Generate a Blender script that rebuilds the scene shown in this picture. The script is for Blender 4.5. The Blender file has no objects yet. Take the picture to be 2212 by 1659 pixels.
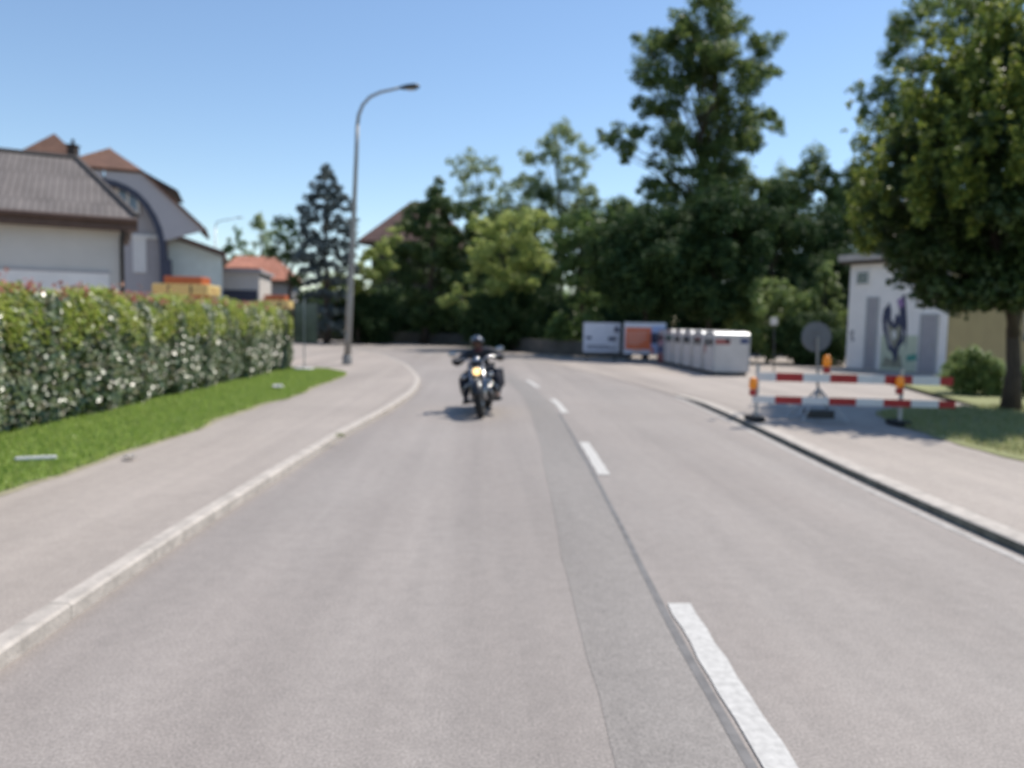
import bpy, math, random
import numpy as np
from mathutils import Vector, Matrix

# ------------------------------------------------------------------ camera, sky, sun, exposure
SC = bpy.context.scene
COL = SC.collection
R = math.radians
CAM_H = 1.6
F_PX = 1661.2                      # focal length in pixels of a 2212 x 1659 picture
YAW, PITCH, ROLL = R(2.09), R(4.55), R(1.2)
_F = Vector((math.sin(YAW)*math.cos(PITCH), math.cos(YAW)*math.cos(PITCH), -math.sin(PITCH)))
_R0 = Vector((math.cos(YAW), -math.sin(YAW), 0))
_U0 = _R0.cross(_F)
_R = _R0*math.cos(ROLL) + _U0*math.sin(ROLL)
_U = _U0*math.cos(ROLL) - _R0*math.sin(ROLL)
cam = bpy.data.objects.new('camera', bpy.data.cameras.new('camera'))
COL.objects.link(cam)
M4 = Matrix.Identity(4)
for i in range(3):
    M4[i][0], M4[i][1], M4[i][2] = _R[i], _U[i], -_F[i]
M4[2][3] = CAM_H
cam.matrix_world = M4
cam.data.sensor_width = 36
cam.data.lens = F_PX/2212*36
cam.data.clip_start, cam.data.clip_end = 0.05, 6000
cam.data.dof.use_dof = True        # the phone focused close: everything far is soft
cam.data.dof.focus_distance = 1.35
cam.data.dof.aperture_fstop = 2.65
SC.camera = cam

SUN_EL, SUN_AZ = R(57), R(36)      # azimuth from +X towards +Y
w = bpy.data.worlds.new('World'); SC.world = w; w.use_nodes = True
nt = w.node_tree
sky = nt.nodes.new('ShaderNodeTexSky'); sky.sky_type = 'NISHITA'
sky.sun_disc = False
sky.sun_elevation = SUN_EL
sky.sun_rotation = math.pi/2 - SUN_AZ
sky.altitude = 500; sky.air_density = 1.15; sky.dust_density = 0.0; sky.ozone_density = 2.8
nt.links.new(sky.outputs[0], nt.nodes['Background'].inputs[0])
nt.nodes['Background'].inputs[1].default_value = 0.132
sl = bpy.data.lights.new('sun', 'SUN'); sl.energy = 4.4; sl.angle = R(0.53); sl.color = (1.0, 0.93, 0.84)
so = bpy.data.objects.new('sun', sl); COL.objects.link(so)
sd = Vector((math.cos(SUN_EL)*math.cos(SUN_AZ), math.cos(SUN_EL)*math.sin(SUN_AZ), math.sin(SUN_EL)))
so.rotation_euler = (-sd).to_track_quat('-Z', 'Y').to_euler()
so.location = (30, 10, 60)
SC.view_settings.view_transform = 'Standard'
SC.view_settings.look = 'None'
SC.view_settings.exposure = 0.22
SC.view_settings.gamma = 1
SC.render.engine = 'CYCLES'
SC.cycles.use_denoising = True
SC.cycles.max_bounces = 6
SC.cycles.transparent_max_bounces = 6

# ------------------------------------------------------------------ pixel -> place
def ray(px, py):
    return _F + _R*((px-1106)/F_PX) + _U*((829.5-py)/F_PX)
CP = Vector((0, 0, CAM_H))
def G(px, py, z=0.0):              # point on the ground (height z)
    d = ray(px, py)
    return CP + d*((z-CAM_H)/d.z)
def at(px, py, Y):                 # point on the plane y = Y
    d = ray(px, py)
    return CP + d*(Y/d.y)
def onp(px, py, O, n):             # point on a vertical plane
    d = ray(px, py)
    return CP + d*((O-CP).dot(n)/d.dot(n))
def pxm(Y): return Y/F_PX          # metres per pixel at that distance

# ------------------------------------------------------------------ materials
def mat(name, col, rough=0.7, var=0.12, scale=4.0, metal=0.0, bump=0.0, bscale=None, spec=0.5, coat=0.0, detail=6, stretch=None, emit=None, alpha=None):
    m = bpy.data.materials.new(name); m.use_nodes = True
    t = m.node_tree; b = t.nodes['Principled BSDF']
    b.inputs['Roughness'].default_value = rough
    b.inputs['Metallic'].default_value = metal
    b.inputs['Specular IOR Level'].default_value = spec
    b.inputs['Coat Weight'].default_value = coat
    tc = t.nodes.new('ShaderNodeTexCoord')
    mp = t.nodes.new('ShaderNodeMapping'); t.links.new(tc.outputs['Object'], mp.inputs[0])
    if stretch: mp.inputs['Scale'].default_value = stretch
    n = t.nodes.new('ShaderNodeTexNoise'); n.inputs['Scale'].default_value = scale; n.inputs['Detail'].default_value = detail
    n.inputs['Roughness'].default_value = 0.65
    t.links.new(mp.outputs[0], n.inputs['Vector'])
    r = t.nodes.new('ShaderNodeValToRGB')
    r.color_ramp.elements[0].position = 0.3; r.color_ramp.elements[1].position = 0.7
    r.color_ramp.elements[0].color = [c*(1-var) for c in col]+[1]
    r.color_ramp.elements[1].color = [min(1, c*(1+var)) for c in col]+[1]
    t.links.new(n.outputs[0], r.inputs[0]); t.links.new(r.outputs[0], b.inputs['Base Color'])
    if bump:
        n2 = t.nodes.new('ShaderNodeTexNoise'); n2.inputs['Scale'].default_value = bscale or scale*6; n2.inputs['Detail'].default_value = 4
        t.links.new(mp.outputs[0], n2.inputs['Vector'])
        bp = t.nodes.new('ShaderNodeBump'); bp.inputs['Strength'].default_value = bump; bp.inputs['Distance'].default_value = 0.02
        t.links.new(n2.outputs[0], bp.inputs['Height']); t.links.new(bp.outputs[0], b.inputs['Normal'])
    if emit:
        b.inputs['Emission Color'].default_value = list(emit[:3])+[1]; b.inputs['Emission Strength'].default_value = emit[3]
    return m

def asphalt(name, col, warm, speck=0.25, streak=0.10):
    m = bpy.data.materials.new(name); m.use_nodes = True
    t = m.node_tree; b = t.nodes['Principled BSDF']; L = t.links.new; N = t.nodes.new
    b.inputs['Roughness'].default_value = 0.72; b.inputs['Specular IOR Level'].default_value = 0.5
    tc = N('ShaderNodeTexCoord')
    def noise(scale, detail, sc=None, rough=0.6):
        mp = N('ShaderNodeMapping'); L(tc.outputs['Object'], mp.inputs[0])
        if sc: mp.inputs['Scale'].default_value = sc
        n = N('ShaderNodeTexNoise'); n.inputs['Scale'].default_value = scale; n.inputs['Detail'].default_value = detail; n.inputs['Roughness'].default_value = rough
        L(mp.outputs[0], n.inputs['Vector']); return n.outputs[0]
    def mr(x, a, bb, lo, hi):
        q = N('ShaderNodeMapRange'); q.inputs[1].default_value = a; q.inputs[2].default_value = bb; q.inputs[3].default_value = lo; q.inputs[4].default_value = hi
        L(x, q.inputs[0]); return q.outputs[0]
    def mul(a, bb):
        q = N('ShaderNodeMath'); q.operation = 'MULTIPLY'; L(a, q.inputs[0]); L(bb, q.inputs[1]); return q.outputs[0]
    big = mr(noise(0.35, 5), .3, .7, 1-streak*.7, 1+streak*.7)
    st = mr(noise(1.0, 4, (1.6, 0.06, 1)), .3, .7, 1-streak, 1+streak)
    mid = mr(noise(9, 6, None, .75), .3, .7, 1-speck*.35, 1+speck*.35)
    fine = mr(noise(85, 3, None, .8), .35, .65, 1-speck, 1+speck)
    v = N('ShaderNodeTexVoronoi'); v.inputs['Scale'].default_value = 60; L(tc.outputs['Object'], v.inputs['Vector'])
    vs = mr(v.outputs['Distance'], 0.05, 0.28, 1+speck*.7, 1.0)
    st2 = mr(noise(1.0, 3, (.9, .02, 1)), .32, .68, 1-streak*.6, 1+streak*.6)
    stain = mr(noise(1.5, 5, (1, .7, 1), .7), .66, .78, 1.0, .80)
    st = mul(mul(st, st2), stain)
    k = mul(mul(mul(big, st), mul(mid, fine)), vs)
    hue = N('ShaderNodeMix'); hue.data_type = 'RGBA'
    L(noise(0.8, 4, (1, .25, 1)), hue.inputs[0])
    hue.inputs[6].default_value = list(col)+[1]; hue.inputs[7].default_value = list(warm)+[1]
    sc = N('ShaderNodeVectorMath'); sc.operation = 'SCALE'; L(hue.outputs[2], sc.inputs[0]); L(k, sc.inputs['Scale'])
    L(sc.outputs[0], b.inputs['Base Color'])
    bp = N('ShaderNodeBump'); bp.inputs['Strength'].default_value = .35; bp.inputs['Distance'].default_value = .006
    L(noise(120, 3), bp.inputs['Height']); L(bp.outputs[0], b.inputs['Normal'])
    return m

def joints(m, step, wid):                                   # mortar joints between the kerb stones
    t = m.node_tree; L = t.links.new; N = t.nodes.new; b = t.nodes['Principled BSDF']
    tc = N('ShaderNodeTexCoord'); sx = N('ShaderNodeSeparateXYZ'); L(tc.outputs['Object'], sx.inputs[0])
    f = N('ShaderNodeMath'); f.operation = 'FRACT'; dv = N('ShaderNodeMath'); dv.operation = 'DIVIDE'; dv.inputs[1].default_value = step
    L(sx.outputs['Y'], dv.inputs[0]); L(dv.outputs[0], f.inputs[0])
    g = N('ShaderNodeMath'); g.operation = 'GREATER_THAN'; g.inputs[1].default_value = wid/step; L(f.outputs[0], g.inputs[0])
    mx = N('ShaderNodeMix'); mx.data_type = 'RGBA'; mx.inputs[6].default_value = (.24, .22, .19, 1)
    src = b.inputs['Base Color'].links[0].from_socket
    L(g.outputs[0], mx.inputs[0]); L(src, mx.inputs[7]); L(mx.outputs[2], b.inputs['Base Color'])

def leafmat(name, cols, rough=0.5, trans=0.3, spec=0.4):
    m = bpy.data.materials.new(name); m.use_nodes = True
    t = m.node_tree; b = t.nodes['Principled BSDF']; L = t.links.new
    b.inputs['Roughness'].default_value = rough; b.inputs['Specular IOR Level'].default_value = spec
    g = t.nodes.new('ShaderNodeNewGeometry')
    r = t.nodes.new('ShaderNodeValToRGB'); e = r.color_ramp.elements
    while len(e) < len(cols): e.new(0.5)
    for i, c in enumerate(cols):
        e[i].position = i/(len(cols)-1); e[i].color = list(c)+[1]
    L(g.outputs['Random Per Island'], r.inputs[0]); L(r.outputs[0], b.inputs['Base Color'])
    tr = t.nodes.new('ShaderNodeBsdfTranslucent')
    hs = t.nodes.new('ShaderNodeHueSaturation'); hs.inputs['Value'].default_value = 1.5; hs.inputs['Hue'].default_value = 0.495
    L(r.outputs[0], hs.inputs['Color']); L(hs.outputs[0], tr.inputs[0])
    mx = t.nodes.new('ShaderNodeMixShader'); mx.inputs[0].default_value = trans
    L(b.outputs[0], mx.inputs[1]); L(tr.outputs[0], mx.inputs[2]); L(mx.outputs[0], t.nodes['Material Output'].inputs[0])
    return m

def tilemat(name, c1, c2, sx, sy, rough=.8, mortar=None, axis='uv'):
    m = bpy.data.materials.new(name); m.use_nodes = True
    t = m.node_tree; b = t.nodes['Principled BSDF']; L = t.links.new
    b.inputs['Roughness'].default_value = rough; b.inputs['Specular IOR Level'].default_value = .25
    uv = t.nodes.new('ShaderNodeUVMap')
    br = t.nodes.new('ShaderNodeTexBrick'); br.inputs['Scale'].default_value = 1
    br.inputs['Brick Width'].default_value = sx; br.inputs['Row Height'].default_value = sy
    br.inputs['Mortar Size'].default_value = min(sx, sy)*.10; br.inputs['Color1'].default_value = list(c1)+[1]; br.inputs['Color2'].default_value = list(c2)+[1]
    br.inputs['Mortar'].default_value = [c*.55 for c in (mortar or c1)]+[1]
    n = t.nodes.new('ShaderNodeTexNoise'); n.inputs['Scale'].default_value = .9; n.inputs['Detail'].default_value = 6
    L(uv.outputs[0], br.inputs['Vector']); L(uv.outputs[0], n.inputs['Vector'])
    mr = t.nodes.new('ShaderNodeMapRange'); mr.inputs[1].default_value = .3; mr.inputs[2].default_value = .7; mr.inputs[3].default_value = .8; mr.inputs[4].default_value = 1.2
    L(n.outputs[0], mr.inputs[0])
    sc = t.nodes.new('ShaderNodeVectorMath'); sc.operation = 'SCALE'; L(br.outputs[0], sc.inputs[0]); L(mr.outputs[0], sc.inputs['Scale'])
    L(sc.outputs[0], b.inputs['Base Color'])
    bp = t.nodes.new('ShaderNodeBump'); bp.inputs['Strength'].default_value = .5; bp.inputs['Distance'].default_value = .03; bp.invert = True
    L(br.outputs['Fac'], bp.inputs['Height']); L(bp.outputs[0], b.inputs['Normal'])
    return m

M = {}
M['road'] = asphalt('road asphalt', (.280, .255, .232), (.290, .250, .222), .30, .11)
M['patch'] = asphalt('patched asphalt', (.248, .228, .208), (.246, .221, .199), .30, .10)
M['pave'] = asphalt('pavement asphalt', (.352, .308, .27), (.335, .288, .248), .24, .13)
M['tar'] = mat('tar seam', (.16, .152, .145), .6, .3, 8)
M['kerb'] = mat('kerb stone', (.46, .415, .365), .85, .24, 7, bump=.3)
joints(M['kerb'], 1.0, .010)
M['worn'] = mat('worn road paint', (.42, .40, .375), .85, .26, 9, spec=.2)
M['kerb_shade'] = mat('shade-darkened kerb stone', (.155, .15, .12), .95, .45, 5)  # darkened kerb stone: shade painted on the right kerb's road-side face
M['paint'] = mat('road paint', (.52, .505, .475), .85, .18, 26, detail=8, spec=.2)
M['soil'] = mat('field ground', (.07, .085, .035), .95, .35, .6)
M['lawn'] = mat('lawn', (.20, .28, .07), .95, .25, 1.5, bump=.6, bscale=60)
M['lawn_dry'] = mat('drying lawn', (.24, .25, .11), .95, .3, .8, bump=.6, bscale=60)
M['verge'] = mat('dry verge soil', (.32, .29, .19), .95, .3, 6, bump=.4)
M['bark'] = mat('bark', (.075, .055, .04), .95, .4, 3, bump=.6, stretch=(6, 6, 1))
M['steel'] = mat('galvanised steel', (.42, .43, .44), .45, .15, 3, metal=.7)
M['pole'] = mat('painted lamp pole', (.30, .29, .27), .6, .15, 2, metal=.2)
M['darkmetal'] = mat('dark metal', (.045, .047, .05), .45, .2, 6, metal=.4)
M['chrome'] = mat('chrome', (.42, .42, .43), .2, .03, 4, metal=1)
M['blackpaint'] = mat('black gloss paint', (.010, .010, .012), .38, .1, 4, coat=.15)
M['rubber'] = mat('rubber', (.018, .018, .018), .85, .2, 20)
M['leather'] = mat('black leather', (.012, .013, .020), .6, .3, 12, bump=.3, bscale=30)
M['denim'] = mat('dark denim', (.014, .016, .026), .9, .3, 14)
M['skin'] = mat('skin', (.27, .14, .10), .55, .1, 10)
M['helmet'] = mat('helmet shell', (.05, .055, .065), .18, .1, 4, coat=1)
M['amber'] = mat('amber lens', (.75, .22, .01), .3, .05, 6, emit=(1, .33, .02, .12))
M['red'] = mat('red paint', (.42, .022, .022), .5, .12, 5)
M['white'] = mat('white paint', (.72, .70, .68), .55, .08, 5)
M['plasterw'] = mat('white plaster', (.86, .81, .78), .85, .07, 1.4, bump=.15, bscale=30)
M['ochre'] = mat('ochre plaster', (.33, .26, .125), .85, .1, 1.2)
M['plasterg'] = mat('grey cream plaster', (.64, .595, .555), .85, .06, .8, bump=.1, bscale=30)
M['plasterd'] = mat('blue grey plaster', (.40, .375, .385), .85, .06, 1)
M['soffit'] = mat('grey painted boards', (.43, .405, .42), .75, .06, 3, stretch=(1, 1, 8))
M['darkwood'] = mat('dark timber', (.05, .035, .028), .8, .3, 4, stretch=(1, 1, 6))
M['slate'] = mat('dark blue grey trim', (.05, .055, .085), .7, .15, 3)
M['brownwood'] = mat('brown timber', (.12, .075, .06), .8, .2, 4)
M['rooftile'] = tilemat('brown roof tiles', (.21, .115, .08), (.17, .095, .068), .35, .32)
M['redtile'] = tilemat('red roof tiles', (.55, .25, .17), (.47, .20, .13), .35, .32)
M['eternit'] = tilemat('weathered fibre cement roof', (.19, .167, .154), (.165, .146, .136), .18, 2.4)
M['oldtile'] = tilemat('old dark tiles', (.20, .12, .10), (.16, .10, .085), .35, .32)
M['glass'] = mat('window glass', (.05, .07, .09), .08, .1, 2, spec=.8)
M['teal'] = mat('tinted glazing', (.56, .62, .60), .25, .1, 1.2, spec=.7)
M['orange'] = mat('orange paint', (.44, .115, .04), .5, .12, 2)
M['yellow'] = mat('pale yellow paint', (.64, .47, .18), .45, .1, 2)
M['greypaint'] = mat('grey painted steel', (.42, .42, .43), .5, .08, 2)
M['contw'] = mat('off white container steel', (.57, .54, .525), .45, .09, 2.2)
M['brushed'] = mat('brushed steel lid', (.80, .79, .77), .40, .06, 6, metal=.9)
M['blue'] = mat('blue sticker', (.05, .07, .17), .5, .15, 4)
M['redsticker'] = mat('faded red sticker', (.36, .11, .10), .6, .2, 6)
M['pink'] = mat('faded pink poster', (.42, .24, .29), .7, .5, 5)
M['posterw'] = mat('white poster paper', (.62, .63, .70), .6, .06, 3)
M['postero'] = mat('orange poster print', (.72, .17, .07), .6, .1, 4)
M['posterb'] = mat('light blue poster print', (.36, .44, .66), .6, .1, 3)
M['posterd'] = mat('dark poster print', (.05, .055, .10), .6, .3, 5)
M['postert'] = mat('pale poster print', (.72, .50, .42), .6, .1, 5)
M['door'] = mat('grey door', (.36, .34, .36), .6, .08, 3)
M['concrete'] = mat('old concrete', (.10, .095, .085), .9, .25, 2.5, bump=.4)
M['panelglass'] = mat('dark green sign face', (.12, .135, .115), .3, .35, 1.3)
M['lit'] = mat('lit headlamp glass', (1, .8, .45), .2, 0, 4, emit=(1.0, .68, .28, 1.5))
M['graff_dark'] = mat('dark spray paint', (.05, .055, .10), .7, .3, 6)
M['graff_olive'] = mat('olive spray paint', (.28, .27, .20), .7, .4, 5)
M['graff_teal'] = mat('teal spray paint', (.10, .30, .24), .7, .2, 6)
M['graff_purple'] = mat('purple spray paint', (.30, .18, .36), .7, .2, 6)
M['pale_green'] = mat('pale green wall paint', (.55, .58, .44), .8, .1, 2)
# foliage
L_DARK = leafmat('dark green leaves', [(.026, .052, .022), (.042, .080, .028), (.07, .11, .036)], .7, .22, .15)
L_MID2 = leafmat('forest green leaves', [(.045, .085, .028), (.08, .135, .04), (.15, .20, .06)], .5, .28)
L_NEAR = leafmat('deep hornbeam leaves', [(.028, .055, .018), (.05, .085, .024), (.085, .12, .03)], .5, .2)
L_LIGHT2 = leafmat('light shrub leaves', [(.10, .16, .05), (.17, .235, .075), (.27, .33, .12)], .5, .4)
L_MID = leafmat('mid green leaves', [(.05, .10, .03), (.10, .17, .05), (.19, .26, .075)], .5, .4)
L_LIGHT = leafmat('yellow green leaves', [(.20, .27, .075), (.33, .40, .12), (.46, .48, .17)], .5, .45)
L_PALE = leafmat('pale green leaves', [(.17, .23, .12), (.24, .30, .15), (.32, .36, .18)], .5, .45)
L_BLUE = leafmat('blue green needles', [(.075, .10, .10), (.115, .15, .15), (.16, .20, .20)], .6, .15)
L_HORN = leafmat('golden green leaves', [(.075, .125, .026), (.155, .205, .04), (.32, .34, .07)], .5, .42)
L_TALL = leafmat('deep green leaves', [(.04, .08, .028), (.10, .155, .045), (.25, .30, .085)], .5, .45)
L_HEDGE = leafmat('glossy hedge leaves', [(.05, .088, .03), (.085, .135, .04), (.14, .185, .06), (.17, .14, .07)], .37, .2, 1.0)
L_FRESH = leafmat('fresh hedge leaves', [(.21, .29, .05), (.31, .38, .08), (.38, .37, .12)], .4, .4, .6)
L_REDS = leafmat('red young leaves', [(.36, .11, .09), (.48, .19, .15), (.40, .24, .14)], .5, .35, .4)
L_GRASS = leafmat('grass blades', [(.24, .36, .07), (.31, .42, .10), (.40, .46, .16)], .5, .35)
L_GRASSDRY = leafmat('dry grass blades', [(.20, .26, .09), (.30, .32, .14), (.40, .37, .20)], .6, .3)

# ------------------------------------------------------------------ objects
def chain_loc(p):
    v = Vector((0, 0, 0))
    while p is not None:
        v = v + p.location; p = p.parent
    return v
def tag(o, label=None, cat=None, group=None, kind=None):
    if label: o['label'] = label
    if cat: o['category'] = cat
    if group: o['group'] = group
    if kind: o['kind'] = kind
    return o
def thing(name, loc, label, cat, group=None, rz=0.0):
    o = bpy.data.objects.new(name, None); COL.objects.link(o)
    o.location = loc; o.rotation_euler = (0, 0, rz); o.empty_display_size = .2
    return tag(o, label, cat, group)
def link(name, me, mats, parent=None, origin=None, smooth=False):
    o = bpy.data.objects.new(name, me); COL.objects.link(o)
    for m in (mats if isinstance(mats, (list, tuple)) else [mats]): me.materials.append(m)
    if origin is not None: o.location = origin
    if parent is not None: o.parent = parent
    if smooth: me.polygons.foreach_set('use_smooth', [True]*len(me.polygons))
    return o

class MB:
    def __init__(s): s.v = []; s.f = []; s.m = []; s.uv = {}
    def add(s, vs, fs, mi=0):
        b = len(s.v); s.v += [Vector(v) for v in vs]
        for f in fs: s.f.append([b+i for i in f]); s.m.append(mi)
    def box(s, c, size, mi=0, rot=None):
        c = Vector(c); h = Vector(size)/2
        vs = [Vector((x*h.x, y*h.y, z*h.z)) for x in (-1, 1) for y in (-1, 1) for z in (-1, 1)]
        if rot is not None: vs = [rot @ v for v in vs]
        s.add([c+v for v in vs], [(0,1,3,2),(4,6,7,5),(0,4,5,1),(2,3,7,6),(0,2,6,4),(1,5,7,3)], mi)
    def fbox(s, O, u, n, u0, u1, z0, z1, d0, d1, mi=0):   # box in a facade frame
        vs = [O+u*a+n*d+Vector((0,0,z)) for a in (u0,u1) for d in (d0,d1) for z in (z0,z1)]
        s.add(vs, [(0,1,3,2),(4,6,7,5),(0,4,5,1),(2,3,7,6),(0,2,6,4),(1,5,7,3)], mi)
    def tube(s, pts, rad, k=8, mi=0, cap=True):
        pts = [Vector(p) for p in pts]
        if not isinstance(rad, (list, tuple)): rad = [rad]*len(pts)
        rings = []; a = None
        for i, p in enumerate(pts):
            t = (pts[min(i+1, len(pts)-1)] - pts[max(i-1, 0)]).normalized()
            if a is None:
                a = t.orthogonal().normalized()
            else:
                a = (a - t*a.dot(t)).normalized()
            b = t.cross(a)
            rings.append([p + (a*math.cos(2*math.pi*j/k) + b*math.sin(2*math.pi*j/k))*rad[i] for j in range(k)])
        vs = [v for r in rings for v in r]; fs = []
        for i in range(len(pts)-1):
            for j in range(k):
                fs.append((i*k+j, i*k+(j+1)%k, (i+1)*k+(j+1)%k, (i+1)*k+j))
        if cap:
            fs.append(tuple(range(k-1, -1, -1))); fs.append(tuple((len(pts)-1)*k+j for j in range(k)))
        s.add(vs, fs, mi)
    def lathe(s, c, axis, prof, k=20, mi=0, closed=False):  # prof: (radius, along)
        c = Vector(c); t = Vector(axis).normalized(); a = t.orthogonal().normalized(); b = t.cross(a)
        vs = [c + t*h + (a*math.cos(2*math.pi*j/k)+b*math.sin(2*math.pi*j/k))*max(r, 1e-4) for r, h in prof for j in range(k)]
        fs = []; n = len(prof)
        for i in range(n if closed else n-1):
            i2 = (i+1) % n
            for j in range(k): fs.append((i*k+j, i*k+(j+1)%k, i2*k+(j+1)%k, i2*k+j))
        s.add(vs, fs, mi)
    def prism(s, poly, ext, mi=0):                          # polygon extruded by a vector
        n = len(poly); poly = [Vector(p) for p in poly]; ext = Vector(ext)
        s.add(poly+[p+ext for p in poly], [tuple(range(n-1,-1,-1)), tuple(range(n,2*n))]+[(i,(i+1)%n,n+(i+1)%n,n+i) for i in range(n)], mi)
    def ball(s, c, r, k=14, mi=0):
        rx, ry, rz = r if isinstance(r, (tuple, list)) else (r, r, r)
        vs = []; fs = []; n = k//2
        for i in range(n+1):
            th = math.pi*i/n
            for j in range(k):
                ph = 2*math.pi*j/k
                vs.append(Vector(c)+Vector((rx*math.sin(th)*math.cos(ph), ry*math.sin(th)*math.sin(ph), rz*math.cos(th))))
        for i in range(n):
            for j in range(k): fs.append((i*k+j, i*k+(j+1)%k, (i+1)*k+(j+1)%k, (i+1)*k+j))
        s.add(vs, fs, mi)
    def build(s, name, mats, parent=None, world=False, origin=None, smooth=False, bevel=0.0, uv=False):
        off = Vector((0,0,0))
        if world and parent is not None: off = chain_loc(parent)
        elif origin is not None: off = Vector(origin)
        me = bpy.data.meshes.new(name)
        me.from_pydata([tuple(v-off) for v in s.v], [], s.f)
        me.polygons.foreach_set('material_index', s.m)
        if uv:                                               # metres along the face: across and up the slope
            lay = me.uv_layers.new(name='UVMap')
            for p in me.polygons:
                n = p.normal
                a = Vector((0,0,1)).cross(n)
                a = a.normalized() if a.length > 1e-4 else Vector((1,0,0))
                b = n.cross(a)
                for li in p.loop_indices:
                    co = me.vertices[me.loops[li].vertex_index].co
                    lay.data[li].uv = (co.dot(a), co.dot(b))
        me.validate(); me.update()
        o = link(name, me, mats, parent, origin if parent is None else None, False)
        if smooth:
            me.polygons.foreach_set('use_smooth', [True]*len(me.polygons))
        if bevel:
            b = o.modifiers.new('bevel', 'BEVEL'); b.width = bevel; b.segments = 2; b.limit_method = 'ANGLE'
        return o

def fastmesh(name, V, quads_n):
    me = bpy.data.meshes.new(name)
    me.vertices.add(len(V)); me.vertices.foreach_set('co', np.asarray(V, np.float32).ravel())
    n = quads_n
    me.loops.add(n*4); me.loops.foreach_set('vertex_index', np.arange(n*4, dtype=np.int32))
    me.polygons.add(n); me.polygons.foreach_set('loop_start', np.arange(n, dtype=np.int32)*4)
    me.update(calc_edges=True)
    return me
def leaf_quads(P, N, size, rng, aspect=0.55, droop=None):
    n = len(P)
    N = N/np.maximum(np.linalg.norm(N, axis=1, keepdims=True), 1e-6)
    T = rng.normal(size=(n, 3))
    if droop is not None: T = T*0.5 + droop
    T -= N*np.sum(T*N, axis=1, keepdims=True)
    T /= np.maximum(np.linalg.norm(T, axis=1, keepdims=True), 1e-6)
    B = np.cross(N, T)
    s = (size*rng.uniform(.6, 1.35, (n, 1)))
    fold = N*s*0.10
    V = np.empty((n, 4, 3))
    V[:, 0] = P - T*s*.5; V[:, 1] = P + B*s*aspect*.5 + fold + T*s*.05
    V[:, 2] = P + T*s*.5; V[:, 3] = P - B*s*aspect*.5 + fold + T*s*.05
    return V.reshape(-1, 3)
def clump_leaves(clumps, size, cov, rng, up=0.35, outw=1.0, rnd=0.6, droop=None, aspect=.55, cap=60000, light=None):
    Ps, Ns = [], []
    a = size*size*aspect*.55
    tot = sum(cov*math.pi*(r[3]*r[5]) / a for r in clumps)
    k = min(1.0, cap/max(tot, 1))
    for (x, y, z, rx, ry, rz) in clumps:
        n = max(12, int(k*cov*math.pi*rx*rz/a))
        d = rng.normal(size=(n, 3)); d /= np.linalg.norm(d, axis=1, keepdims=True)
        rr = rng.uniform(.2, 1.0, (n, 1))**.5 * rng.uniform(.8, 1.25, (n, 1))
        K = 7; sub = rng.normal(size=(K, 3)); sub /= np.linalg.norm(sub, axis=1, keepdims=True)
        sub *= rng.uniform(.35, .95, (K, 1)); q = sub[rng.integers(0, K, n)]
        P = np.array([[x, y, z]]) + (q + d*rr*.5)*np.array([[rx, ry, rz]])
        N = (d*.75+q*.6)*outw + rng.normal(size=(n, 3))*rnd + np.array([[0, 0, up]])
        Ps.append(P); Ns.append(N)
    P = np.concatenate(Ps); N = np.concatenate(Ns)
    return leaf_quads(P, N, size, rng, aspect, droop), len(P)

def branchy(mb, base, clumps, rtrunk, rng, split=.35, every=1, top=None, forks=()):
    base = Vector(base)
    for pts_, rad_ in forks: mb.tube(pts_, rad_, 9)
    tops = [Vector(c[:3]) for c in clumps]
    hi = max(t.z for t in tops)
    cx = sum(t.x for t in tops)/len(tops); cy = sum(t.y for t in tops)/len(tops)
    tip = Vector(top) if top is not None else Vector((cx, cy, base.z+(hi-base.z)*.9))
    pts = []; rad = []
    for i in range(9):
        t = i/8
        p = base.lerp(tip, t) + Vector((rng.normal()*rtrunk*.6, rng.normal()*rtrunk*.6, 0))*(1 if 0 < i < 8 else 0)
        pts.append(p); rad.append(rtrunk*(1-t*.88)*(1.35 if i == 0 else 1))
    mb.tube(pts, rad, 9)
    for t in tops[::every]:
        f = min(max((t.z-base.z)/(tip.z-base.z)*.75 - .05, split), .95)
        k = f*8; i = min(int(k), 7)
        st = pts[i].lerp(pts[i+1], k-i)
        mid = st.lerp(t, .5) + Vector((0, 0, (t-st).length*.08))
        r = max(.02, rtrunk*(1-f*.88)*.30)
        mb.tube([st, mid, t], [r, r*.6, r*.2], 6, cap=False)

def crown_clumps(c, rad, n, rng, cr=.34, squash=.85, tall=1.0, top_taper=0.0, shell=.35):
    out = []
    for i in range(n):
        d = rng.normal(size=3); d /= np.linalg.norm(d)
        r = rng.uniform(shell, .88)**.6
        z = d[2]*r
        tp = 1 - top_taper*max(0, (z+.2))
        s = cr*rng.uniform(.65, 1.3)
        R0 = (rad[0]+rad[1])/2
        out.append((c[0]+d[0]*r*rad[0]*tp, c[1]+d[1]*r*rad[1]*tp, c[2]+z*rad[2], s*R0*tp, s*R0*tp, s*R0*squash*tall*tp))
    return out

def finish_tree(name, label, cat, group, base, clumps, lm, rng, size, cov, rtrunk, crown='crown', trunk='trunk', cap=40000, every=1, split=.35, top=None, forks=(), **kw):
    o = thing(name, base, label, cat, group)
    V, n = clump_leaves(clumps, size, cov, rng, cap=cap, **kw)
    V = V - np.array([list(base)])
    me = fastmesh(crown, V, n); link(crown, me, lm, o)
    mb = MB(); branchy(mb, base, clumps, rtrunk, rng, every=every, split=split, top=top, forks=forks)
    mb.build(trunk, M['bark'], o, world=True, smooth=True)
    return o

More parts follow.
